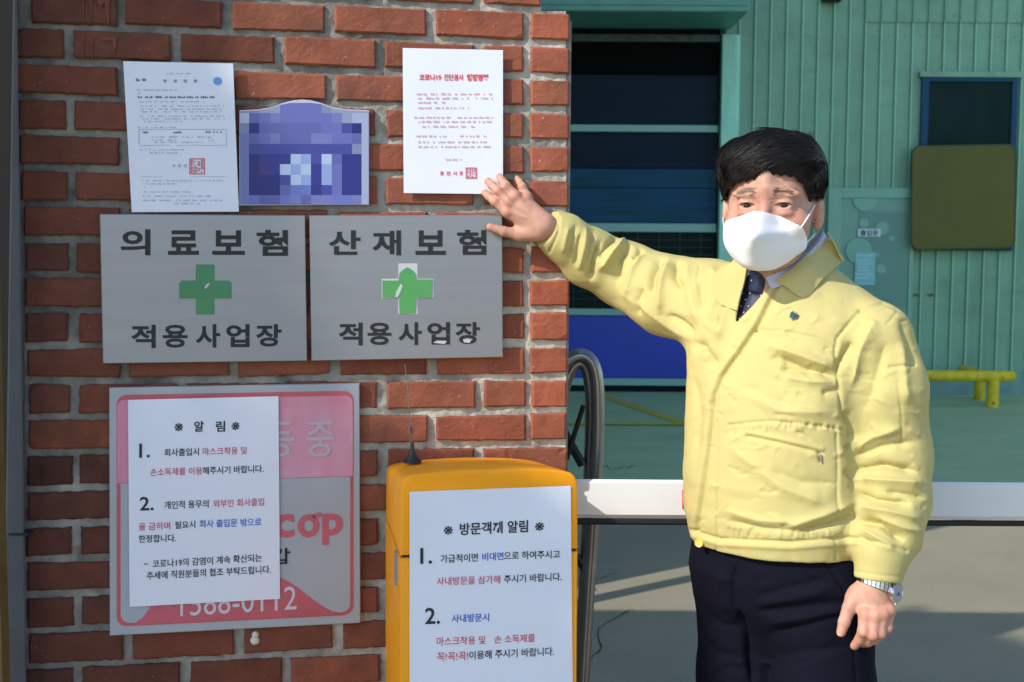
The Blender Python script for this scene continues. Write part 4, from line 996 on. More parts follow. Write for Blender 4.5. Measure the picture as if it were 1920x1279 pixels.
# ---- head frame
HY = math.radians(19); HTILT = math.radians(2.0)
hf = np.array([-math.sin(HY), -math.cos(HY), -0.05]); hf /= np.linalg.norm(hf); hl = np.cross([0, 0, 1.0], hf) * -1; hl = np.cross(np.array([0, 0, 1.0]), hf); hl /= np.linalg.norm(hl)
if hl[0] < 0: hl = -hl
hu = np.cross(hf, hl); hu = hu if hu[2] > 0 else -hu
HC = at(1447, 384, 2.355)          # middle of the skull at eye height
def H(s, f, u): return HC + hl * s + hf * f + hu * u
HR = np.stack([hl, hf, hu], 1)
def hloc(P): q = P - HC; return q @ hl, q @ hf, q @ hu
def head_d(P):
    q = (P - HC) @ HR
    d = ell(q, (0, -0.012, 0.045), (0.080, 0.096, 0.092))
    d = smin(d, ell(q, (0, 0.018, -0.020), (0.073, 0.074, 0.085)), 0.03)          # face
    d = smin(d, ell(q, (0, 0.030, -0.075), (0.054, 0.052, 0.042)), 0.035)          # jaw and chin
    for s in (-1, 1):
        d = smin(d, ell(q, (s * 0.047, 0.060, -0.030), (0.026, 0.022, 0.022)), 0.02)   # cheek
        d = smin(d, ell(q, (s * 0.030, 0.083, 0.021), (0.030, 0.010, 0.009)), 0.014)   # brow ridge
        d = smax(d, -ell(q, (s * 0.0325, 0.103, 0.002), (0.019, 0.014, 0.0095)), 0.010)  # socket
        d = smin(d, ell(q, (s * 0.0325, 0.079, 0.0015), (0.0175, 0.0135, 0.0125)), 0.006)  # lids
        d = smin(d, ell(q, (s * 0.032, 0.083, -0.013), (0.016, 0.009, 0.006)), 0.008)      # eye bag
        d = smax(d, -ell(q, (s * 0.0325, 0.094, 0.0005), (0.0162, 0.010, 0.0046)), 0.0020)  # eye opening
        # ear
        e = ell(q, (s * 0.083, -0.012, -0.012), (0.011, 0.019, 0.032)); e = smax(e, -ell(q, (s * 0.096, -0.008, -0.008), (0.009, 0.010, 0.018)), 0.005); e = smin(e, ell(q, (s * 0.081, -0.004, -0.037), (0.007, 0.008, 0.010)), 0.006)
        d = smin(d, e, 0.006)
    d = smin(d, cap(q, (0, 0.088, 0.012), (0, 0.102, -0.026), 0.008, 0.010), 0.014)      # nose
    for s in (-1, 1): d = smin(d, ell(q, (s * 0.012, 0.092, -0.030), (0.009, 0.010, 0.007)), 0.006)
    d = smin(d, ell(q, (0, 0.086, -0.058), (0.024, 0.010, 0.006)), 0.006); d = smin(d, ell(q, (0, 0.085, -0.068), (0.021, 0.010, 0.006)), 0.005)   # lips
    d = smax(d, -ell(q, (0, 0.099, -0.063), (0.020, 0.008, 0.0012)), 0.002)
    d = smin(d, cap(q, (0, 0.0905, 0.035), (0, 0.088, 0.07), 0.006, 0.006), 0.03)
    return d
NK0 = HC + np.array([0.005, 0.03, -0.06]); NK1 = PC - fv * 0.012 + np.array([0, 0, 1.36]) + (HC - PC) * np.array([0.55, 0.55, 0])
# ---- right hand on the wall
def hw(px, py, off): return wl(px, py, off)
def mul(*a): return [np.array(p) for p in a]
def finger(P, joints, rad, k=0.006): return chain(P, joints, rad, k)
RH = dict(
    thumb=[hw(992, 437, .036), hw(972, 440, .032), hw(944, 434, .034), hw(919, 426, .032)],
    index=[hw(950, 396, .034), hw(928, 378, .030), hw(916, 368, .019), hw(908, 361, .010)],
    middle=[hw(953, 378, .037), hw(934, 358, .033), hw(922, 347, .021), hw(914, 339, .012)],
    ring=[hw(966, 367, .037), hw(949, 348, .033), hw(941, 338, .022), hw(936, 331, .012)],
    pinky=[hw(988, 369, .034), hw(979, 350, .029), hw(974, 341, .020), hw(970, 335, .011)])
RW = hw(1022, 422, .045); RW2 = WRR
def right_hand(P):
    d = cap(P, RW, hw(962, 388, .033), 0.020, 0.013)
    d = smin(d, cap(P, hw(1014, 410, .042), hw(985, 374, .034), 0.016, 0.0105), 0.016)
    d = smin(d, cap(P, hw(1012, 430, .040), hw(955, 400, .032), 0.017, 0.0115), 0.016)
    d = smin(d, cap(P, hw(1012, 420, .042), hw(970, 374, .034), 0.018, 0.0115), 0.014)
    d = smin(d, cap(P, hw(1008, 436, .036), hw(976, 438, .030), 0.017, 0.014), 0.018)
    for n_, r in (('index', (.0102, .0088, .0080, .0068)), ('middle', (.0104, .0090, .0082, .0070)), ('ring', (.0100, .0086, .0078, .0066)), ('pinky', (.0090, .0076, .0068, .0058)), ('thumb', (.0150, .0115, .0102, .0078))):
        d = smin(d, finger(P, RH[n_], r, 0.003), 0.006 if n_ != 'thumb' else 0.010)
    for n_ in ('index', 'middle', 'ring', 'pinky'):
        d = smin(d, np.linalg.norm(P - (RH[n_][0] + wn * .003), axis=1) - 0.0095, 0.008)      # knuckles
        d = smin(d, np.linalg.norm(P - (RH[n_][1] + wn * .0015), axis=1) - 0.0086, 0.004)
    for n_ in ('index', 'middle', 'ring'):    # tendons
        d = smin(d, cap(P, RH[n_][0] + wn * .006, RW + wn * .012, .0035, .002), 0.006)
    return d
# ---- left hand, half closed beside the thigh
LYB = 2.235
lh = lambda px, py, dy=0.0: at(px, py, LYB + dy)
LH_ = dict(
    thumb=[lh(1606, 1112, .022), lh(1592, 1140, .012), lh(1583, 1166, .006), lh(1577, 1186, .004)],
    index=[lh(1622, 1150, -.004), lh(1619, 1183, -.014), lh(1612, 1199, .000), lh(1602, 1211, .012)],
    middle=[lh(1640, 1152, -.010), lh(1636, 1190, -.018), lh(1627, 1203, .004), lh(1618, 1206, .020)],
    ring=[lh(1655, 1150, -.008), lh(1650, 1187, -.014), lh(1640, 1199, .008), lh(1632, 1198, .024)],
    pinky=[lh(1667, 1144, .000), lh(1663, 1177, -.004), lh(1653, 1190, .014), lh(1644, 1190, .028)])
LW = lh(1645, 1088, .012)
def left_hand(P):
    d = cap(P, LW, lh(1640, 1146, .004), 0.022, 0.017)
    d = smin(d, cap(P, lh(1634, 1100, .014), lh(1624, 1146, .006), 0.019, 0.0135), 0.016)
    d = smin(d, cap(P, lh(1655, 1100, .016), lh(1662, 1142, .008), 0.019, 0.0135), 0.016)
    d = smin(d, cap(P, lh(1626, 1102, .016), lh(1603, 1120, .020), 0.018, 0.015), 0.018)
    for n_, r in (('index', (.0118, .0102, .0092, .0078)), ('middle', (.0120, .0104, .0094, .0080)), ('ring', (.0114, .0100, .0090, .0078)), ('pinky', (.0104, .0090, .0080, .0070)), ('thumb', (.0150, .0122, .0108, .0084))):
        d = smin(d, finger(P, LH_[n_], r, 0.003), 0.0055 if n_ != 'thumb' else 0.010)
    for n_ in ('index', 'middle', 'ring', 'pinky'):
        d = smin(d, np.linalg.norm(P - (LH_[n_][0] + np.array([0, -.005, 0])), axis=1) - 0.010, 0.008)
        d = smin(d, np.linalg.norm(P - (LH_[n_][1] + np.array([0, -.002, 0])), axis=1) - 0.0098, 0.004)
    return d
PCL = PC + np.array([.024, 0, 0])
HIPL = PCL + lv_ * 0.085 + np.array([0, 0, .86]); HIPR = PCL - lv_ * 0.085 + np.array([0, 0, .86])
KNL = PCL + lv_ * 0.105 + fv * 0.01 + np.array([0, 0, .46]); KNR = PCL - lv_ * 0.105 + fv * 0.01 + np.array([0, 0, .46])
ANL = PCL + lv_ * 0.11 - fv * 0.02 + np.array([0, 0, .09]); ANR = PCL - lv_ * 0.11 - fv * 0.02 + np.array([0, 0, .09])
def body_d(P):
    d = np.full(len(P), 9.0)
    z = P[:, 2]
    k = (z > 1.28) & (P[:, 0] > 0.3)
    if k.any():
        Q_ = P[k]; e = head_d(Q_); e = smin(e, cap(Q_, NK0, NK1, 0.050, 0.050), 0.02); d[k] = e
    t = loft(P, [(.84, .13, .09, .0), (1.0, .15, .11, .02), (1.2, .155, .105, .01), (1.32, .13, .070, -.02), (1.37, .06, .04, -.02)])
    d = smin(d, t, 0.04)
    for a in (SHL, SHR): d = smin(d, cap(P, PC + np.array([0, 0, 1.33]), a, .07, .046), .03)
    for a, b, c in ((SHL, ELL, LW), (SHR, ELR, RW)):
        d = smin(d, chain(P, [a, b, c], [.044, .029, .021], .02), 0.03)
    for a, b, c in ((HIPL, KNL, ANL), (HIPR, KNR, ANR)): d = smin(d, chain(P, [a, b, c], [.075, .05, .035], .02), 0.03)
    for A_ in (ANL, ANR): d = smin(d, cap(P, A_ + np.array([0, 0, -.055]), A_ + fv * .13 + np.array([0, 0, -.065]), .03, .022), 0.03)
    k = (P[:, 0] < 0.2) & (z > 1.3)
    if k.any(): d[k] = smin(d[k], right_hand(P[k]), 0.008)
    k = (P[:, 0] > 0.52) & (z > 0.70) & (z < 0.98)
    if k.any(): d[k] = smin(d[k], left_hand(P[k]), 0.008)
    return d
SKIN = mat('skin', (0.55, 0.315, 0.225), 0.48, n_scale=26, n_amt=0.35, col2=(0.50, 0.245, 0.17), bump=0.35, b_scale=420, sss=0.05, tone=True, spec=0.4)
BH = 0.0021
V, Q = sculpt(body_d, (-0.10, 2.12, 0.0), (0.84, 2.86, 1.70), BH)
fl = [([(1414, 361), (1416, 376)], 2.0, -.9), ([(1425, 360), (1424, 375)], 2.0, -.8), ([(1390, 350), (1420, 346), (1464, 344)], 2.2, -.45), ([(1371, 379), (1388, 373), (1405, 378)], 1.8, -.8), ([(1435, 378), (1454, 372), (1475, 380)], 1.8, -.8),
      ([(1373, 395), (1390, 399), (1406, 394)], 2.2, -.7), ([(1437, 395), (1455, 400), (1475, 394)], 2.2, -.8), ([(1478, 384), (1491, 379)], 1.8, -.6), ([(1479, 389), (1492, 392)], 1.8, -.6)]
for Hd in (RH, LH_):
    for n_ in Hd:
        if n_ == 'thumb': continue
        for jn in (1, 2):
            a_ = np.array(proj(Hd[n_][jn - 1])[:2]); b_ = np.array(proj(Hd[n_][jn])[:2]); t_ = (b_ - a_) / (np.linalg.norm(b_ - a_) + 1e-9); pn = np.array([-t_[1], t_[0]])
            for o_ in (-2.6, 0.4, 3.2): c_ = b_ + t_ * o_; fl.append(([tuple(c_ - pn * 5.5), tuple(c_ + pn * 5.5)], 1.2, -.5))
for n_ in ('index', 'middle', 'ring'):
    a_ = np.array(proj(RH[n_][0])[:2]); b_ = np.array(proj(RW)[:2]); fl.append(([tuple(a_), tuple(a_ + (b_ - a_) * .6)], 2.4, .9))
V = creases(V, Q, fl)
s, f, u = hloc(V); T = np.ones((len(V), 3))
def blot(c, r, col, k=1.0):
    global T
    w = np.exp(-(((s - c[0]) / r[0]) ** 2 + ((u - c[1]) / r[1]) ** 2)) * (f > 0.02) * k * (np.abs(s) < .2) * (np.abs(u) < .3) * (np.abs(f) < .25); T = T * (1 - w[:, None]) + np.array(col) * w[:, None]
for sg in (-1, 1):
    blot((sg * 0.047, -0.030), (0.024, 0.02), (1.02, 0.84, 0.80), .7)
    blot((sg * .0325, 0.0062), (0.018, 0.0016), (0.62, 0.48, 0.44), .7)
    blot((sg * .0325, -0.0195), (0.016, 0.0018), (0.74, 0.62, 0.58), .6)
    blot((sg * .0325, -0.012), (0.016, 0.004), (0.9, 0.82, 0.80), .6)
blot((0, -0.02), (0.012, 0.02), (1.02, 0.86, 0.84), .6); blot((0, -0.063), (0.02, 0.008), (0.85, 0.55, 0.55), .8)
def blot3(p, r, col, k=.7):
    global T
    w = k * np.exp(-(((V - p) ** 2).sum(1)) / (r * r)); T = T * (1 - w[:, None]) + np.array(col) * w[:, None]
for Hd, o_ in ((RH, wn * .006), (LH_, np.array([0, -.006, 0]))):
    for n_ in Hd:
        j = Hd[n_]
        for i_, (r_, c_) in enumerate(((.011, (1.0, .80, .76)), (.008, (.98, .74, .68)), (.006, (.98, .76, .70)), (.008, (1.06, .84, .80)))): blot3(j[i_] + o_ * (1 if i_ < 3 else .3), r_, c_)
        if n_ != 'thumb':
            m_d = (j[0] + j[1]) / 2; blot3(m_d + o_, .006, (1.05, .98, .95), .5)
kb_ = [RH[n_][0] for n_ in ('index', 'middle', 'ring', 'pinky')]
for a_, b_ in zip(kb_[:-1], kb_[1:]): blot3((a_ + b_) / 2 + wn * .004, .007, (.78, .58, .52), .7)
kb_ = [LH_[n_][1] for n_ in ('index', 'middle', 'ring', 'pinky')]; kc_ = [LH_[n_][0] for n_ in ('index', 'middle', 'ring', 'pinky')]
for a_, b_ in list(zip(kb_[:-1], kb_[1:])) + list(zip(kc_[:-1], kc_[1:])): blot3((a_ + b_) / 2 + np.array([0, -.004, 0]), .0065, (.72, .52, .46), .75)
T = T * (1 + .10 * fbm(V, 90, 3, 66))[:, None] * np.array([1, 1, 1]); T[:, 1:] *= (1 - .06 * np.clip(fbm(V, 34, 2, 68), -1, 1))[:, None]
build('body', V, Q, SKIN, man, True, tone=T)
# fingernails
m_ = MB()
def nail(tip, prev, out, w, l, mb=None):
    ax = (tip - prev) / np.linalg.norm(tip - prev); side = np.cross(ax, out); side /= np.linalg.norm(side); o = np.cross(side, ax); 
    if o @ out < 0: o = -o
    G = np.zeros((4, 5, 3))
    for j in range(4):
        for i in range(5):
            a = (i / 4 - .5) * 1.7; ww = w * (0.8 if j in (0, 3) else 1); G[j, i] = tip + ax * (-l * .55 + l * j / 3) + side * math.sin(a) * ww + o * (math.cos(a) * w * 1.02)
    V_, F_ = sheet(G, 0.0006); m_.add(V_, F_)
NAIL = mat('nail', (0.70, 0.42, 0.33), 0.3)
for n_, r in (('index', .0060), ('middle', .0062), ('ring', .0058), ('pinky', .0050), ('thumb', .0072)):
    m_ = MB(); nail(RH[n_][3], RH[n_][2], wn + np.array([0, 0, .2]) if n_ != 'thumb' else wn * .7 + np.array([0, 0, .7]), r, .009); m_.build('fingernail', NAIL, man, True)
m_ = MB(); nail(LH_['thumb'][3], LH_['thumb'][2], np.array([-.55, -.8, 0.1]), .0076, .011); m_.build('fingernail', NAIL, man, True)

# ---- eyes and brows
EW = mat('eye_white', (0.62, 0.58, 0.55), 0.25); IRIS = mat('iris_dark', (0.022, 0.012, 0.008), 0.15)
for sg in (-1, 1):
    m_ = MB(); c = H(sg * .0325, .0745, 0.0005); prof = [(0.0128 * math.sin(a), 0.0128 * -math.cos(a)) for a in np.linspace(0, math.pi, 15)]
    m_.lathe(prof, c, hf, 20); e = m_.build('eye', EW, man, True)
    g = at(960, 640, 0.2) - c; g = hf * .93 + (CAM - c) / np.linalg.norm(CAM - c) * .5; g /= np.linalg.norm(g)
    m_ = MB(); m_.lathe([(.0062, .0113), (.0061, .0122), (.0045, .0131), (0.0, .0136)], c, g, 18); m_.build('iris', IRIS, e, True)
HAIR = mat('black_hair', (0.008, 0.0065, 0.006), 0.5, n_scale=60, n_amt=0.3, spec=0.22)
BROW = mat('brow_hair', (0.20, 0.14, 0.11), 0.9)
def on_head(s_, u_):   # front surface of the head at (s,u)
    lo_, hi_ = 0.0, 0.14
    for _ in range(26):
        mid = (lo_ + hi_) / 2
        if head_d(H(s_, mid, u_)[None])[0] < 0: lo_ = mid
        else: hi_ = mid
    return H(s_, lo_, u_)
for sg in (-1, 1):
    m_ = MB()
    for k in range(105):
        t = RNG.uniform(0, 1); s0 = 0.013 + 0.035 * t; u0 = 0.0245 + 0.0040 * math.sin(t * 3.0) - 0.003 * t + RNG.normal(0, 0.0030) * (1.1 - .5 * t)
        p = on_head(sg * s0, u0); q_ = on_head(sg * (s0 + 0.008), u0 + 0.0012 * (1 - 2.2 * t)); m_.tube([p + hf * .0002, (p + q_) / 2 + hf * .0011, q_ + hf * .0006], [.00036, .0003, .00015], 3)
    m_.build('eyebrow', BROW, man)
    m_ = MB(); ss = np.linspace(-.0155, .0155, 9); m_.tube([on_head(sg * .0325 + a, .0052 - 14 * a * a) + hf * .0002 for a in ss], [.0003, .0007, .0009, .0010, .0010, .0010, .0009, .0007, .0003], 5); m_.build('lash_line', IRIS, man, True)
# ---- hair: a cap plus combed locks
def hairline(S_x): return np.interp(S_x, [-.10, -.084, -.073, -.056, -.02, .02, .045, .062, .072, .10], [-.03, 0.006, 0.036, 0.049, 0.057, 0.068, 0.071, 0.057, 0.012, -0.02])
def hair_d(P):
    q = (P - HC) @ HR
    d = ell(q, (0.0, -0.012, 0.045), (0.0880, 0.105, 0.092))
    d = smin(d, ell(q, (-0.026, 0.048, 0.086), (0.056, 0.044, 0.038)), 0.03)
    d = smin(d, ell(q, (0.032, 0.042, 0.088), (0.048, 0.044, 0.036)), 0.03)
    d = smin(d, ell(q, (0.004, 0.050, 0.090), (0.045, 0.046, 0.038)), 0.02)
    d = smin(d, ell(q, (0.059, -0.005, 0.054), (0.034, 0.062, 0.058)), 0.03)
    d = smin(d, ell(q, (-0.055, 0.018, 0.052), (0.034, 0.052, 0.050)), 0.03)
    n_ = fbm(P, 55, 2, 77); d = d + 0.0009 * n_ + 0.0004 * np.sin((q[:, 0] * 0.55 - q[:, 1] * .8 + q[:, 2] * .2) * 900 + n_ * 4)
    # hairline: an oblique fringe swept to the wearer's left temple, and cut behind the ears
    S_x = q[:, 0]; line = np.interp(S_x, [-.10, -.086, -.074, -.055, -.02, .02, .045, .062, .072, .10], [-.03, 0.004, 0.026, 0.040, 0.047, 0.054, 0.052, 0.038, 0.006, -0.02])
    line = line + 0.0022 * np.sin(S_x * 420) + 0.0015 * np.sin(S_x * 1130)
    front = np.minimum(q[:, 1] - 0.028, (line - q[:, 2]))          # inside the face window when > 0
    side = np.minimum(np.minimum(0.022 - np.abs(q[:, 1] - 0.012), 0.012 - q[:, 2]), np.abs(S_x) - 0.05)
    d = smax(d, front, 0.004); d = smax(d, side, 0.004)
    d = smax(d, (-0.066 + 0.25 * np.clip(q[:, 1] + .05, 0, .1)) - q[:, 2], 0.006)
    return d
hV, hQ = sculpt(hair_d, HC - 0.17, HC + 0.18, 0.0026)
hair = build('hair', hV, hQ, HAIR, man, True)
hn = vnormals(hV, hQ); m_ = MB()
pick = RNG.choice(len(hV), 9000)
for k in pick:
    p = hV[k]; n_ = hn[k]; s_, f_, u_ = (p - HC) @ HR
    if u_ < -0.03 and RNG.random() < .5: continue
    top = np.clip((u_ - .03) / .06, 0, 1); fr = np.clip((f_ + .03) / .08, 0, 1)
    flow = np.array([-0.85, 0.55, -0.10]) * top * (0.35 + .65 * fr) + np.array([0.25 * np.sign(s_), -.35, -1.0]) * (1 - top) + np.array([-.35, -.3, -.2]) * top * (1 - fr)
    flow = flow + np.array([0, 0.1, -.7]) * fr * (1 - top) + RNG.normal(0, .07, 3)
    fw = HR @ flow; fw = fw - n_ * (fw @ n_); fw /= np.linalg.norm(fw) + 1e-9
    Ln = RNG.uniform(.020, .050) * (0.45 + .55 * top); lift = RNG.uniform(0.0004, .0022); pts = []; x = p - n_ * .0012
    for j in range(6):
        t = j / 5; pts.append(x + fw * Ln * t + n_ * (lift * math.sin(t * 2.8) - 4.6 * (Ln * t) ** 2) + RNG.normal(0, .00015, 3))
    qq = (np.array(pts) - HC) @ HR; bad = (qq[:, 1] > .02) & (qq[:, 2] < hairline(qq[:, 0]) - .001 - .004 * RNG.random() ** 3)
    if bad.any():
        kk = int(np.argmax(bad))
        if kk < 3: continue
        pts = pts[:kk]
    r0 = RNG.uniform(.0003, .0007); m_.tube(pts, [r0 * .6, r0, r0 * 1.1, r0, r0 * .7, r0 * .2][-len(pts):], 3)
for k in range(420):    # loose wisps that break up the hairline
    s0 = RNG.uniform(-.078, .066); u0 = hairline(s0) + RNG.uniform(.001, .008); p = on_head(s0, min(u0, .075)); fw = hl * RNG.uniform(-.9, .1) - hu * RNG.uniform(.5, 1.0) + hf * .1; fw /= np.linalg.norm(fw); Ln = RNG.uniform(.005, .013)
    pts = [p + hf * .003 - fw * Ln * .4, p + hf * .0045 + fw * Ln * .2, p + hf * .0030 + fw * Ln * .7, p + hf * .0012 + fw * Ln]; r0 = RNG.uniform(.0003, .0006); m_.tube(pts, [r0, r0, r0 * .7, r0 * .2], 3)
m_.build('hair_locks', HAIR, hair, True, 60)

# ---- white mask
def lay(f, px, py, off, near=1.9, far=2.9):
    """first point along the sight line that comes within off of surface f (or its closest approach)"""
    dv = ray(px, py); dv = dv / np.linalg.norm(dv); t = near; best = (9, t)
    for _ in range(160):
        P = (CAM + dv * t)[None]; dd = f(P)[0] - off
        if dd < best[0]: best = (dd, t)
        if dd < 0.0003 or t > far: break
        t += max(dd * .7, .0006)
    return CAM + dv * best[1]
MASK = mat('white_mask', (0.88, 0.86, 0.855), 0.8, n_scale=8, n_amt=0.05, bump=0.15, b_scale=300)
rowsM = [  # left edge, left mid, ridge, right mid, right edge : (px, py, Y)
    [(1361, 414, 2.295), (1386, 406, 2.264), (1420, 396, 2.242), (1462, 406, 2.264), (1502, 425, 2.290)],
    [(1357, 424, 2.294), (1384, 422, 2.258), (1417, 418, 2.228), (1460, 421, 2.258), (1504, 427, 2.289)],
    [(1356, 432, 2.291), (1382, 438, 2.244), (1414, 441, 2.208), (1458, 437, 2.246), (1507, 430, 2.284)],
    [(1356, 446, 2.291), (1380, 455, 2.246), (1412, 460, 2.216), (1456, 455, 2.249), (1513, 447, 2.285)],
    [(1360, 463, 2.293), (1382, 474, 2.252), (1412, 480, 2.232), (1456, 476, 2.256), (1511, 466, 2.288)],
    [(1372, 482, 2.292), (1388, 493, 2.261), (1413, 500, 2.247), (1456, 493, 2.266), (1493, 480, 2.289)],
    [(1388, 497, 2.285), (1397, 503, 2.268), (1420, 508, 2.259), (1452, 505, 2.272), (1478, 492, 2.287)]]
def net(rows, nu=30, nv=36, sharp=()):
    A = np.array(rows, float); r, c, _ = A.shape
    cc = np.linspace(0, c - 1, nu); B = np.zeros((r, nu, 3))
    for i in range(r): B[i] = smooth_path(A[i], nu)
    G = np.zeros((nv, nu, 3))
    for j in range(nu): G[:, j] = smooth_path(B[:, j], nv)
    return at(G[..., 0], G[..., 1], G[..., 2])
G = net(rowsM, 72, 84)
def clear_face(G, gap):
    P = G.reshape(-1, 3).copy()
    for _ in range(40):
        dd = head_d(P); k = dd < gap
        if not k.any(): break
        D = CAM - P[k]; P[k] += D / np.linalg.norm(D, axis=1, keepdims=True) * np.maximum(gap - dd[k], .0004)[:, None]
    return P.reshape(G.shape)
G = clear_face(G, .0028)
for _ in range(6): G[1:-1, 1:-1] = .5 * G[1:-1, 1:-1] + .125 * (G[:-2, 1:-1] + G[2:, 1:-1] + G[1:-1, :-2] + G[1:-1, 2:])
V, F = sheet(G, 0.0016)
V = creases(V, np.array(F), [([(1419, 402), (1415, 441), (1413, 499)], 4, 1.0), ([(1366, 470), (1390, 480), (1412, 482)], 6, -.6), ([(1425, 470), (1460, 466), (1500, 455)], 7, -.7), ([(1440, 490), (1465, 484), (1488, 474)], 5, .6)], [([(1430, 412), (1452, 417), (1470, 423)], 2.2, .3)],
 [([(1505, 427.5), (1460, 436), (1415, 441.5), (1385, 437), (1358, 430)], 9, -2.0)])
m_ = MB(); m_.add(V, F); mk = m_.build('mask', MASK, man, True, 70)
cr = smooth_path([G[12, i] for i in range(0, 36, 5)], 40); nv_ = np.array([-.25, -.95, .1])
STR = mat('mask_strap', (0.75, 0.75, 0.76), 0.8)
def strap(pts): 
    m2 = MB(); m2.tube([lay(head_d, a, b, .0022) for a, b in pts], .0015, 6); m2.build('strap', STR, mk, True)
strap([(1501, 428), (1508, 418), (1515, 407), (1522, 395), (1528, 384)]); strap([(1506, 459), (1513, 454), (1520, 448), (1528, 438)]); strap([(1359, 432), (1357, 420), (1356, 408)])
# ================================================================ clothes
YELJ = mat('yellow_cotton', (0.545, 0.470, 0.185), 0.8, n_scale=7, n_amt=0.07, bump=0.3, b_scale=460, spec=0.25)
JP = [(0.925, 0.1646, 0.1272, 0.004, 0.013), (0.955, 0.1702, 0.1328, 0.006, 0.013), (0.985, 0.1758, 0.1384, 0.008, 0.013), (1.05, 0.1777, 0.1403, 0.01, 0.013), (1.12, 0.1748, 0.1384, 0.01, 0.013), (1.22, 0.1777, 0.1328, 0.008, 0.013), (1.3, 0.1833, 0.1197, 0.002, 0.013), (1.36, 0.182, 0.108, -0.004, 0.004), (1.4, 0.148, 0.092, -0.006, 0.004), (1.435, 0.108, 0.082, -0.004, 0.004), (1.475, 0.078, 0.074, 0.0, 0.004)]
SLL = [SHL, at(1663, 730, 2.305), at(1674, 850, 2.315), at(1674, 940, 2.29), at(1664, 1000, 2.268), at(1652, 1026, 2.256), at(1646, 1086, 2.248)]
SLLr = [.067, .070, .066, .063, .056, .044, .041]
SLR = [SHR, at(1255, 556, 2.585), at(1172, 515, 2.645), at(1104, 481, 2.63), at(1060, 446, 2.602), at(1026, 428, 2.584)]
SLRr = [.088, .078, .065, .057, .046, .0375]
VOP = np.array([(1392, 470), (1552, 425), (1545, 440), (1500, 488), (1460, 528), (1428, 558), (1379, 608), (1384, 560), (1395, 515)], float)
def poly_sd(px, py, poly):
    d = np.full(px.shape, 1e9); s = np.ones(px.shape); n = len(poly)
    for i in range(n):
        a, b = poly[i], poly[i - 1]; e = b - a; wx, wy = px - a[0], py - a[1]; t = np.clip((wx * e[0] + wy * e[1]) / (e @ e), 0, 1)
        d = np.minimum(d, (wx - e[0] * t) ** 2 + (wy - e[1] * t) ** 2)
        c1 = py >= a[1]; c2 = py < b[1]; c3 = e[0] * wy > e[1] * wx; fl = (c1 & c2 & c3) | (~c1 & ~c2 & ~c3); s = np.where(fl, -s, s)
    return s * np.sqrt(d)
def end_cut(P, d, end, prev):
    n = (end - prev) / np.linalg.norm(end - prev); pl = (P - end) @ n; near = np.linalg.norm(P - end, axis=1) < .12
    return np.where(near, smax(d, pl, .004), d)
JB = [None]
def jacket_d(P):
    d = loft(P, JP)
    l = chain(P, SLL, SLLr, .02); l = end_cut(P, l, SLL[-1], SLL[-2])
    r = chain(P, SLR, SLRr, .02); r = end_cut(P, r, SLR[-1], SLR[-2])
    d = smin(d, cap(P, at(1545, 575, 2.40), at(1635, 632, 2.33), .066, .062), .03)
    d = smin(d, l, .022); d = smin(d, r, .045)
    JB[0] = d
    # gap between hanging sleeve and body stays a deep fold
    hem = .925 - P[:, 2]; d = np.where(P[:, 0] < 0.585, smax(d, np.where(np.linalg.norm(P - SLL[-2], axis=1) < .1, -1, hem), .006), d)
    d = smax(d, -cap(P, PC + np.array([0, 0, 1.43]), NK0 + np.array([0, .01, .05]), .060, .066), .008)
    px, py, w = proj(P); v = poly_sd(px, py, VOP) * w / FPX; d = smax(d, -np.maximum(v, P[:, 1] - 2.42), .003)
    d = d + .0024 * vnoise(P, 13, 4) - .0018 * np.abs(vnoise(P, 17, 9)) - .0009 * np.abs(vnoise(P, 41, 19))
    return d
V, Q = sculpt(jacket_d, (0.02, 2.10, 0.86), (0.84, 2.86, 1.62), 0.0026)
V = relax(V, Q, 1)
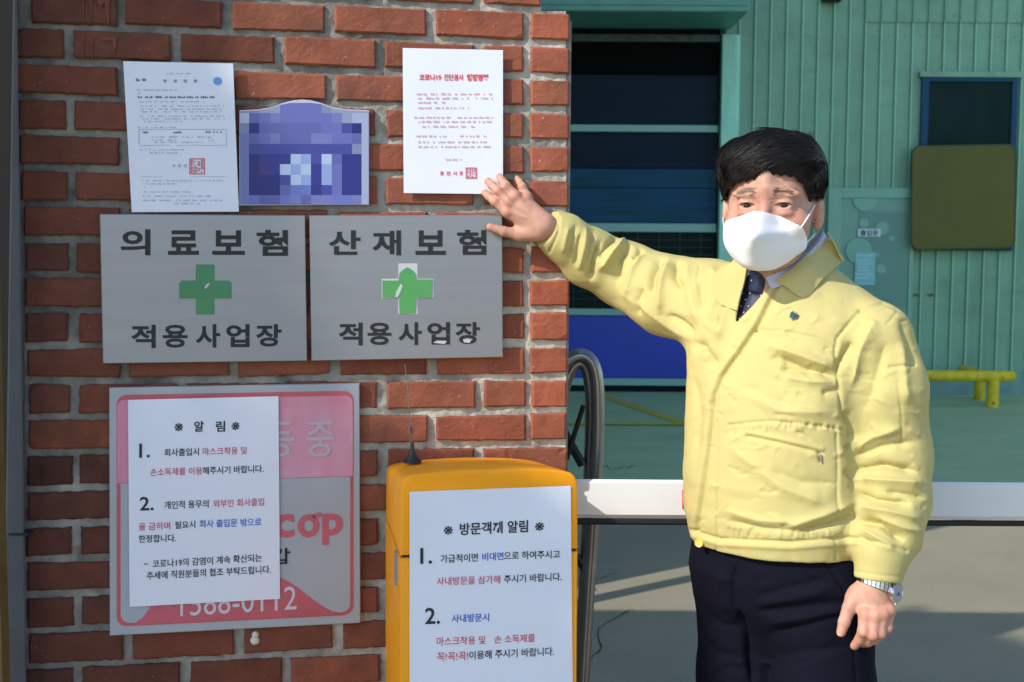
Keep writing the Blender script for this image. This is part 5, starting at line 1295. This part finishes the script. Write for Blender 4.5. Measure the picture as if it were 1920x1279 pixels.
folds = [
 # chest and belly
 ([(1566, 692), (1505, 668), (1448, 650)], 11, 5), ([(1570, 706), (1510, 690), (1452, 668)], 9, -6), ([(1462, 692), (1495, 694), (1526, 699)], 8, -5), ([(1470, 706), (1520, 716), (1560, 716)], 9, 3),
 ([(1400, 738), (1470, 772), (1562, 772)], 15, 3), ([(1540, 738), (1576, 730)], 8, -3.5), ([(1402, 720), (1430, 745), (1480, 757)], 12, -2.5),
 ([(1360, 830), (1405, 865), (1470, 915), (1566, 952)], 15, 3), ([(1440, 880), (1500, 905), (1560, 905)], 12, -2.5), ([(1496, 998), (1555, 986), (1607, 966)], 8, -5.5), ([(1470, 990), (1540, 966), (1604, 940)], 12, 4),
 ([(1360, 975), (1430, 992), (1500, 996)], 7, -3), ([(1355, 955), (1420, 975), (1490, 980)], 9, 2.2), ([(1300, 700), (1310, 780), (1304, 860)], 13, -3), ([(1322, 680), (1335, 640), (1352, 610)], 12, 4),
 ([(1298, 640), (1325, 655), (1345, 690)], 10, -5), ([(1303, 665), (1330, 620), (1345, 590)], 9, -3.5), ([(1440, 600), (1470, 580), (1540, 545)], 16, 2),
 ([(1385, 560), (1360, 590), (1350, 640)], 9, 4), ([(1350, 560), (1338, 580), (1330, 610)], 8, -4),
 ([(1590, 800), (1600, 860), (1604, 930)], 10, -3), ([(1585, 880), (1602, 900)], 6, -4), ([(1583, 845), (1600, 835)], 6, -4),
 # hanging sleeve
 ([(1642, 600), (1612, 660), (1593, 728)], 13, 5), ([(1598, 640), (1580, 672), (1570, 700)], 8, -6), ([(1662, 640), (1640, 710), (1622, 770)], 14, -4), ([(1690, 600), (1706, 640), (1716, 690)], 9, -4), ([(1688, 640), (1695, 700), (1700, 760)], 12, 3.5),
 ([(1580, 770), (1598, 800), (1604, 830)], 9, -6), ([(1600, 842), (1640, 818), (1690, 800)], 11, 4), ([(1602, 858), (1650, 838), (1718, 828)], 8, -4),
 ([(1603, 880), (1652, 872), (1722, 884)], 8, -7), ([(1606, 898), (1662, 902), (1732, 908)], 10, 6), ([(1604, 922), (1640, 938), (1708, 944)], 8, -6), ([(1660, 921), (1700, 926), (1738, 934)], 6, -4),
 ([(1612, 950), (1660, 958), (1728, 974)], 11, 6), ([(1608, 976), (1650, 982), (1698, 1016)], 8, -8), ([(1640, 970), (1690, 988), (1734, 1000)], 8, 4), ([(1618, 992), (1640, 1006), (1680, 1030)], 7, 4), ([(1606, 1002), (1625, 1015), (1640, 1030)], 6, -3),
 # outstretched sleeve
 ([(1080, 420), (1076, 452), (1068, 488)], 6, -5), ([(1066, 425), (1060, 450), (1056, 475)], 5, 3), ([(1090, 436), (1085, 463), (1077, 500)], 5, -4.5), ([(1098, 424), (1095, 462), (1086, 508)], 6, 4.5),
 ([(1128, 450), (1116, 480), (1106, 528)], 7, -7), ([(1112, 434), (1106, 470), (1098, 505)], 5, -3), ([(1162, 440), (1142, 459), (1124, 486)], 7, -6), ([(1174, 446), (1146, 473), (1121, 508)], 8, 6),
 ([(1183, 458), (1166, 484), (1157, 530)], 8, -7), ([(1206, 468), (1186, 486)], 6, -4), ([(1208, 476), (1188, 505), (1176, 560)], 9, 5), ([(1242, 481), (1225, 515), (1220, 552)], 9, -7), ([(1256, 486), (1240, 525), (1238, 590)], 10, 5),
 ([(1270, 488), (1266, 520), (1280, 545)], 8, -6), ([(1205, 540), (1196, 565), (1200, 592)], 7, -4), ([(1160, 545), (1195, 570), (1260, 615), (1300, 640)], 11, 3), ([(1290, 490), (1288, 530), (1300, 575), (1310, 610)], 11, 3), ([(1250, 590), (1280, 605), (1302, 625)], 8, -4), ([(1318, 520), (1312, 550), (1318, 580)], 8, -3.5),
 ([(1330, 500), (1345, 520), (1342, 552)], 10, 3)]
seams = [
 ([(1412, 620), (1470, 622), (1530, 634), (1566, 652)], 3.4, -2.6), ([(1612, 582), (1570, 634), (1566, 662), (1574, 722), (1578, 772)], 3.6, -3.2), ([(1612, 582), (1655, 567), (1704, 588)], 3.4, -3),
 ([(1624, 588), (1658, 576), (1700, 598)], 4, 1.4), ([(1668, 689), (1692, 687), (1716, 683)], 3.2, -3), ([(1683, 716), (1690, 770), (1692, 830)], 2.6, -1.4),
 ([(1366, 797), (1440, 790), (1500, 794), (1580, 806)], 3.0, -2.2), ([(1400, 819), (1470, 834), (1541, 851)], 3.4, -3.4), ([(1402, 811), (1470, 825), (1541, 842)], 5, 2.0), ([(1536, 850), (1538, 866)], 2.6, -3), ([(1569, 812), (1572, 880), (1570, 962)], 3.0, -2.2),
 ([(1290, 993), (1345, 1011), (1480, 1018), (1606, 1008)], 3.6, -3.4), ([(1343, 790), (1346, 900), (1343, 1050)], 2.6, -2.2), ([(1292, 1003), (1345, 1021), (1480, 1028), (1606, 1018)], 5, 1.6),
 ([(1600, 1012), (1650, 1018), (1700, 1034)], 3.4, -3.2), ([(1604, 1072), (1646, 1078), (1690, 1082)], 2.4, -1.0), ([(1049, 407), (1046, 440), (1030, 472)], 3, -2.0),
 # overlap of the front
 ([(1457, 536), (1418, 612), (1388, 656), (1352, 706), (1338, 740), (1326, 850), (1304, 1000)], 4.2, -5.5), ([(1446, 536), (1404, 610), (1374, 656), (1340, 706), (1326, 742), (1314, 850), (1296, 990)], 9, 3.6),
 ([(1566, 1012), (1568, 1052)], 2.6, -1.8), ([(1312, 500), (1307, 525), (1312, 548)], 2.8, -2)]
for k in range(26):   # gathered cloth under the waist-pocket seam
    x = 1372 + k * 8; y = 797 - 8 * math.sin((x - 1366) / 214 * math.pi); folds.append(([(x, y + 1), (x + RNG.uniform(-2, 3), y + RNG.uniform(9, 20))], 2.6, RNG.choice([-1.3, 1.2])))
for k in range(30):
    x = 1352 + k * 8.4; folds.append(([(x, 1010), (x + RNG.uniform(-6, 6), 1010 - RNG.uniform(8, 22))], 3.0, RNG.uniform(-1.6, 1.2)))
for k in range(60):   # fine random creasing of worn cotton
    x, y = RNG.uniform(1300, 1730), RNG.uniform(600, 1000); a = RNG.uniform(-.7, .9); l = RNG.uniform(12, 38)
    folds.append(([(x, y), (x + l * math.cos(a) / 2, y + l * math.sin(a) / 2 + 2), (x + l * math.cos(a), y + l * math.sin(a))], RNG.uniform(4, 7), RNG.uniform(-1.4, 1.2)))
steps = [([(1458, 532), (1418, 608), (1388, 654), (1352, 704), (1338, 740), (1326, 850), (1306, 985)], 9, -3.6), ([(1400, 818), (1470, 833), (1541, 850)], 7, -2.4), ([(1290, 992), (1345, 1010), (1480, 1017), (1606, 1007)], 6, -1.8),
 ([(1602, 1010), (1650, 1017), (1702, 1033)], 6, -2.2), ([(1413, 619), (1470, 621), (1530, 633), (1566, 651)], 6, -1.6), ([(1568, 812), (1571, 880), (1569, 962)], 5, 1.4)]
for k in range(110):   # crisp short pulls
    x, y = RNG.uniform(1300, 1735), RNG.uniform(590, 1000); a = RNG.uniform(-.9, .9); l = RNG.uniform(14, 46); c_ = RNG.uniform(-6, 6)
    folds.append(([(x, y), (x + l * math.cos(a) / 2 - c_ * math.sin(a), y + l * math.sin(a) / 2 + c_ * math.cos(a)), (x + l * math.cos(a), y + l * math.sin(a))], RNG.uniform(2.6, 4.6), RNG.uniform(-1.2, 1.0)))
V = creases(V, Q, [(p, w * .82, a * (1.5 if p[0][0] < 1110 else 2.2)) for p, w, a in folds], [(p, w * .9, a * 1.35) for p, w, a in seams[:-3]] + [(p, w, a) for p, w, a in seams[-2:]], steps)
JV = V; JPX, JPY, JW = proj(JV)
jk = build('jacket', V, Q, YELJ, man, True)
def on_jacket(px, py):
    k = (np.abs(JPX - px) < 4) & (np.abs(JPY - py) < 4); w = JW[k].min() if k.any() else 2.3
    d = ray(px, py); return CAM + d * (w - .001)
def strip_on(pts, wid, th):
    """narrow cloth strip laid on the jacket"""
    P = np.array([on_jacket(*p) for p in pts]); return P
# collar
def base_d(P):
    jacket_d(P); return np.minimum(JB[0], cap(P, PC + fv * .01 + np.array([0, 0, 1.43]), NK0 + np.array([0, 0, .012]), .0625, .0615))
def laynet(rows, nu, nv):
    A = np.array(rows, float); P3 = np.array([[lay(base_d, *p) for p in r] for r in A]); r, c, _ = P3.shape
    B = np.stack([smooth_path(P3[i], nu) for i in range(r)]); return np.stack([smooth_path(B[:, j], nv) for j in range(nu)], 1)
def clothlay(name, rows, m, parent, th=.003, nu=24, nv=14, ang=70):
    V_, F_ = sheet(laynet(rows, nu, nv), th); q = MB(); q.add(V_, F_); return q.build(name, m, parent, True, ang)
def clothnet(name, rows, m, parent, th=.003, nu=24, nv=14, ang=70):
    V_, F_ = sheet(net(rows, nu, nv), th); q = MB(); q.add(V_, F_); return q.build(name, m, parent, True, ang)
clothlay('collar', [
 [(1452, 527, .008), (1476, 510, .010), (1508, 482, .012), (1538, 447, .012), (1550, 437, .012)],
 [(1458, 530, .011), (1488, 524, .014), (1522, 497, .015), (1552, 464, .015), (1562, 454, .014)],
 [(1464, 533, .010), (1499, 543, .011), (1534, 511, .011), (1566, 480, .011), (1571, 474, .011)],
 [(1468, 533, .008), (1508, 557, .008), (1543, 523, .007), (1577, 492, .007), (1579, 490, .007)]], YELJ, jk, .004, 34, 18)
clothlay('collar', [
 [(1400, 499, .008), (1388, 496, .010), (1374, 492, .012)],
 [(1395, 528, .016), (1372, 514, .020), (1355, 502, .018)],
 [(1387, 556, .015), (1357, 540, .017), (1340, 512, .016)],
 [(1381, 582, .010), (1346, 566, .010), (1331, 528, .010)]], YELJ, jk, .004, 20, 16)
# button, badge, zip pull
BTN = mat('amber_button', (0.72, 0.50, 0.10), 0.35)
c = on_jacket(1311, 1018); n_ = (CAM - c) / np.linalg.norm(CAM - c) * .6 + fv * .6; m_ = MB(); m_.lathe([(.0085, -.002), (.0085, .002), (.0075, .003), (.0060, .0024), (.0058, .0018), (0, .0018)], c, n_, 20); m_.build('button', BTN, jk, True)
def badge(name, poly, m, d=.0012):
    P = np.array([on_jacket(1488, 590)] * len(poly)); w = (P[0] - CAM) @ F0; q = np.array([CAM + ray(*p) * (w - .004 - d) for p in poly]); V_, F_ = prism(q, q + np.array([0, .004, 0])); b = MB(); b.add(V_, F_); return b.build(name, m, jk)
badge('badge', [(1481, 596), (1483, 586), (1488, 583), (1490, 588), (1488, 597)], mat('badge_teal', (0.02, 0.13, 0.15), .4)); badge('badge', [(1489, 597), (1490, 588), (1494, 586), (1496, 596)], mat('badge_navy', (0.03, 0.06, 0.22), .4)); badge('badge', [(1492, 589), (1495, 587), (1497, 590)], mat('badge_orange', (0.7, 0.3, 0.05), .4), .002)
c = on_jacket(1538, 858); m_ = MB(); m_.tube([c + np.array([0, -.001, .006]), c + np.array([.001, -.002, -.008])], .0018, 6); m_.build('zip_pull', mat('zip_metal', (.35, .35, .36), .35, metal=.8), jk, True)
# shirt, shirt collar and tie
SHIRT = mat('pale_blue_shirt', (0.46, 0.52, 0.68), 0.7, n_scale=12, n_amt=.05, bump=.1, b_scale=500)
sp_ = [(a, b - (.016 if a > 1.35 else .035), c_ - (.016 if a > 1.35 else .035), d_, e_) for a, b, c_, d_, e_ in JP if a > 1.1]
def shirt_d(P):
    d = loft(P, sp_); d = smin(d, cap(P, PC + fv * .01 + np.array([0, 0, 1.43]), NK0 + np.array([0, 0, .012]), .0625, .0615), .015)
    return smax(d, (P[:, 2] - 1.463 - (P[:, 1] - 2.33) * .3), .003)
V, Q = sculpt(shirt_d, (0.30, 2.22, 1.15), (0.68, 2.62, 1.52), 0.004); sh_ = build('shirt', V, Q, SHIRT, man, True)
clothlay('shirt_collar', [
 [(1428, 500, .002), (1462, 496, .003), (1502, 472, .004), (1530, 444, .004), (1542, 430, .004)],
 [(1436, 520, .004), (1468, 516, .005), (1506, 487, .006), (1538, 454, .006), (1548, 440, .006)],
 [(1446, 542, .002), (1476, 530, .004), (1512, 500, .005), (1546, 464, .005), (1556, 450, .005)]], SHIRT, sh_, .002, 24, 10)
clothlay('shirt_collar', [[(1416, 500, .002), (1402, 496, .003), (1388, 492, .003)], [(1404, 512, .003), (1396, 508, .004), (1384, 506, .004)], [(1394, 528, .001), (1388, 522, .003), (1380, 516, .003)]], SHIRT, sh_, .002, 12, 8)
TIE = mat('navy_tie', (0.010, 0.015, 0.048), 0.55, bump=.2, b_scale=600)
tie = clothlay('tie', [
 [(1397, 500, -.004), (1418, 502, .010), (1440, 508, -.002)],
 [(1395, 520, -.004), (1417, 524, .008), (1440, 530, -.002)],
 [(1394, 542, -.006), (1411, 545, .003), (1431, 550, -.006)],
 [(1391, 549, -.010), (1410, 553, -.004), (1432, 558, -.010)],
 [(1384, 580, -.010), (1404, 586, -.006), (1434, 590, -.012)],
 [(1372, 625, -.011), (1396, 632, -.010), (1430, 640, -.014)]], TIE, man, .003, 18, 30)
m_ = MB()
for i in range(9):
    for j in range(3):
        x, y = 1390 + j * 14 + (i % 2) * 7, 514 + i * 12; 
        if y > 604 or (i % 2 and j == 2): continue
        c = lay(base_d, x - (y - 510) * .12, y, (.0065 if y < 535 else -.0045) - abs(j - 1) * .003); m_.lathe([(.0016, 0), (.001, .0012), (0, .0014)], c, (-.1, -1, 0), 8)
m_.build('tie_dot', mat('tie_dot', (.40, .42, .50), .5), tie, True)
# trousers
TRS = mat('navy_wool', (0.0046, 0.0052, 0.0135), 0.85, n_scale=240, n_amt=0.35, bump=0.25, b_scale=380, spec=0.12)
def trousers_d(P):
    d = loft(P - np.array([.012, 0, 0]), [(.71, .060, .040, 0), (.76, .115, .075, 0), (.81, .150, .108, 0), (.87, .168, .126, 0), (.955, .162, .124, 0), (.99, .155, .12, 0)])
    z = P[:, 2]
    lg = chain(P, [HIPL, PCL + lv_ * .096 + np.array([0, 0, .66]), KNL, ANL + np.array([0, 0, .0])], [.096, .090, .075, .068], .02)
    rg = chain(P, [HIPR, PCL - lv_ * .082 + np.array([0, 0, .66]), KNR, ANR + np.array([0, 0, .0])], [.096, .086, .075, .068], .02)
    d = smin(d, smin(lg, rg, .022), .03); return smax(smax(d, .055 - z, .004), z - .985, .004) + .002 * vnoise(P, 14, 12)
V, Q = sculpt(trousers_d, (0.22, 2.15, 0.03), (0.80, 2.68, 1.0), 0.0040)
tf = [([(1378, 1140), (1400, 1195), (1414, 1290)], 9, -11), ([(1420, 1118), (1490, 1100), (1556, 1084)], 10, -3.5), ([(1410, 1150), (1500, 1140), (1590, 1128)], 11, -4.5), ([(1440, 1190), (1520, 1172), (1582, 1150)], 10, -4), ([(1415, 1135), (1490, 1120), (1560, 1106)], 12, 4), ([(1430, 1170), (1510, 1157), (1590, 1140)], 12, 4), ([(1440, 1235), (1520, 1220), (1600, 1212)], 13, -3), ([(1380, 1060), (1372, 1100), (1378, 1150)], 6, -5), ([(1352, 1070), (1350, 1110), (1362, 1150)], 8, 3), ([(1330, 1150), (1350, 1170), (1390, 1180)], 10, -3.5), ([(1320, 1200), (1350, 1225), (1395, 1235)], 10, -3), ([(1405, 1260), (1370, 1250), (1330, 1270)], 9, -3)]
tf = [(p, w * .8, a * 1.6) for p, w, a in tf]
for k in range(26):
    x, y = RNG.uniform(1320, 1590), RNG.uniform(1075, 1260); l = RNG.uniform(30, 90); tf.append(([(x, y), (x + l * .5, y - l * .06 + RNG.uniform(-3, 3)), (x + l, y - l * .16)], RNG.uniform(5, 9), RNG.uniform(-2.4, 2)))
V = creases(V, Q, tf, [([(1553, 1060), (1570, 1085), (1590, 1115)], 4, -4), ([(1600, 1130), (1606, 1290)], 3, -2.5)]); build('trousers', V, Q, TRS, man, True)
SHOE = mat('black_leather', (0.012, 0.011, 0.011), 0.3)
for A_ in (ANL, ANR):
    def shoe_d(P):
        d = cap(P, A_ + np.array([0, 0, -.045]), A_ + fv * .15 + np.array([0, 0, -.056]), .045, .034); d = smin(d, cap(P, A_ + np.array([0, 0, .0]), A_ + np.array([0, 0, -.04]), .046, .048), .03); return smax(d, .003 - P[:, 2], .003)
    V, Q = sculpt(shoe_d, A_ + np.array([-.24, -.26, -.12]), A_ + np.array([.12, .12, .08]), .006); build('shoe', V, Q, SHOE, man, True)
# wrist watch
WT = mat('watch_steel', (.62, .62, .62), .18, metal=1.0); wax = (SLL[-1] - SLL[-2]); wax /= np.linalg.norm(wax)
wc = at(1644, 1094, 2.2475); e1 = np.array([1.0, 0, 0]) - wax * wax[0]; e1 /= np.linalg.norm(e1); e2 = np.cross(wax, e1)
if e2[1] > 0: e2 = -e2
tl = .32
m_ = MB(); R1, R2 = .0335, .0290
def wp(a, r=0.0, h=0.0): return wc + e1 * math.cos(a) * (R1 + r) + e2 * math.sin(a) * (R2 + r) + wax * (h + (math.cos(a) * .30 - .05) * .028)
N_ = 30
for k in range(N_):
    a0, a1 = 2 * math.pi * k / N_, 2 * math.pi * (k + .82) / N_
    for h0, h1, r in ((-.008, -.003, .0), (-.0027, .0027, .0008), (.003, .008, .0)):
        A = [wp(a0, -.001, h0), wp(a1, -.001, h0), wp(a1, -.001, h1), wp(a0, -.001, h1)]; B = [wp(a0, .0022 + r, h0), wp(a1, .0022 + r, h0), wp(a1, .0022 + r, h1), wp(a0, .0022 + r, h1)]
        m_.hexa(A, B)
wa = man and m_.build('watch', WT, man)
ca = math.radians(38); cc = wp(ca, .0045, .004); cn = e1 * math.cos(ca) + e2 * math.sin(ca) * 1.3 - wax * .05; cn /= np.linalg.norm(cn)
m_ = MB(); m_.lathe([(.0165, -.006), (.0185, -.002), (.0185, .002), (.0165, .0042), (.0155, .0042), (.0150, .0030)], cc, cn, 28); m_.build('watch_case', WT, wa, True)
m_ = MB(); m_.lathe([(.0151, .0020), (.0151, .0034), (0, .0034)], cc, cn, 28); m_.build('watch_dial', mat('dial_grey', (.34, .36, .40), .15), wa)
m_ = MB(); s_ = np.cross(cn, wax); s_ /= np.linalg.norm(s_); u_ = np.cross(s_, cn)
for dv, ln in ((s_ * .8 + u_ * .6, .010), (u_ * .9 - s_ * .4, .0075)): m_.tube([cc + cn * .0042, cc + cn * .0042 + dv * ln], .0006, 5)
m_.build('watch_hands', mat('hand_dark', (.03, .03, .03), .4), wa)
m_ = MB(); m_.tube([cc + wax * .0185, cc + wax * .0225], .0025, 8); m_.build('crown_knob', WT, wa)
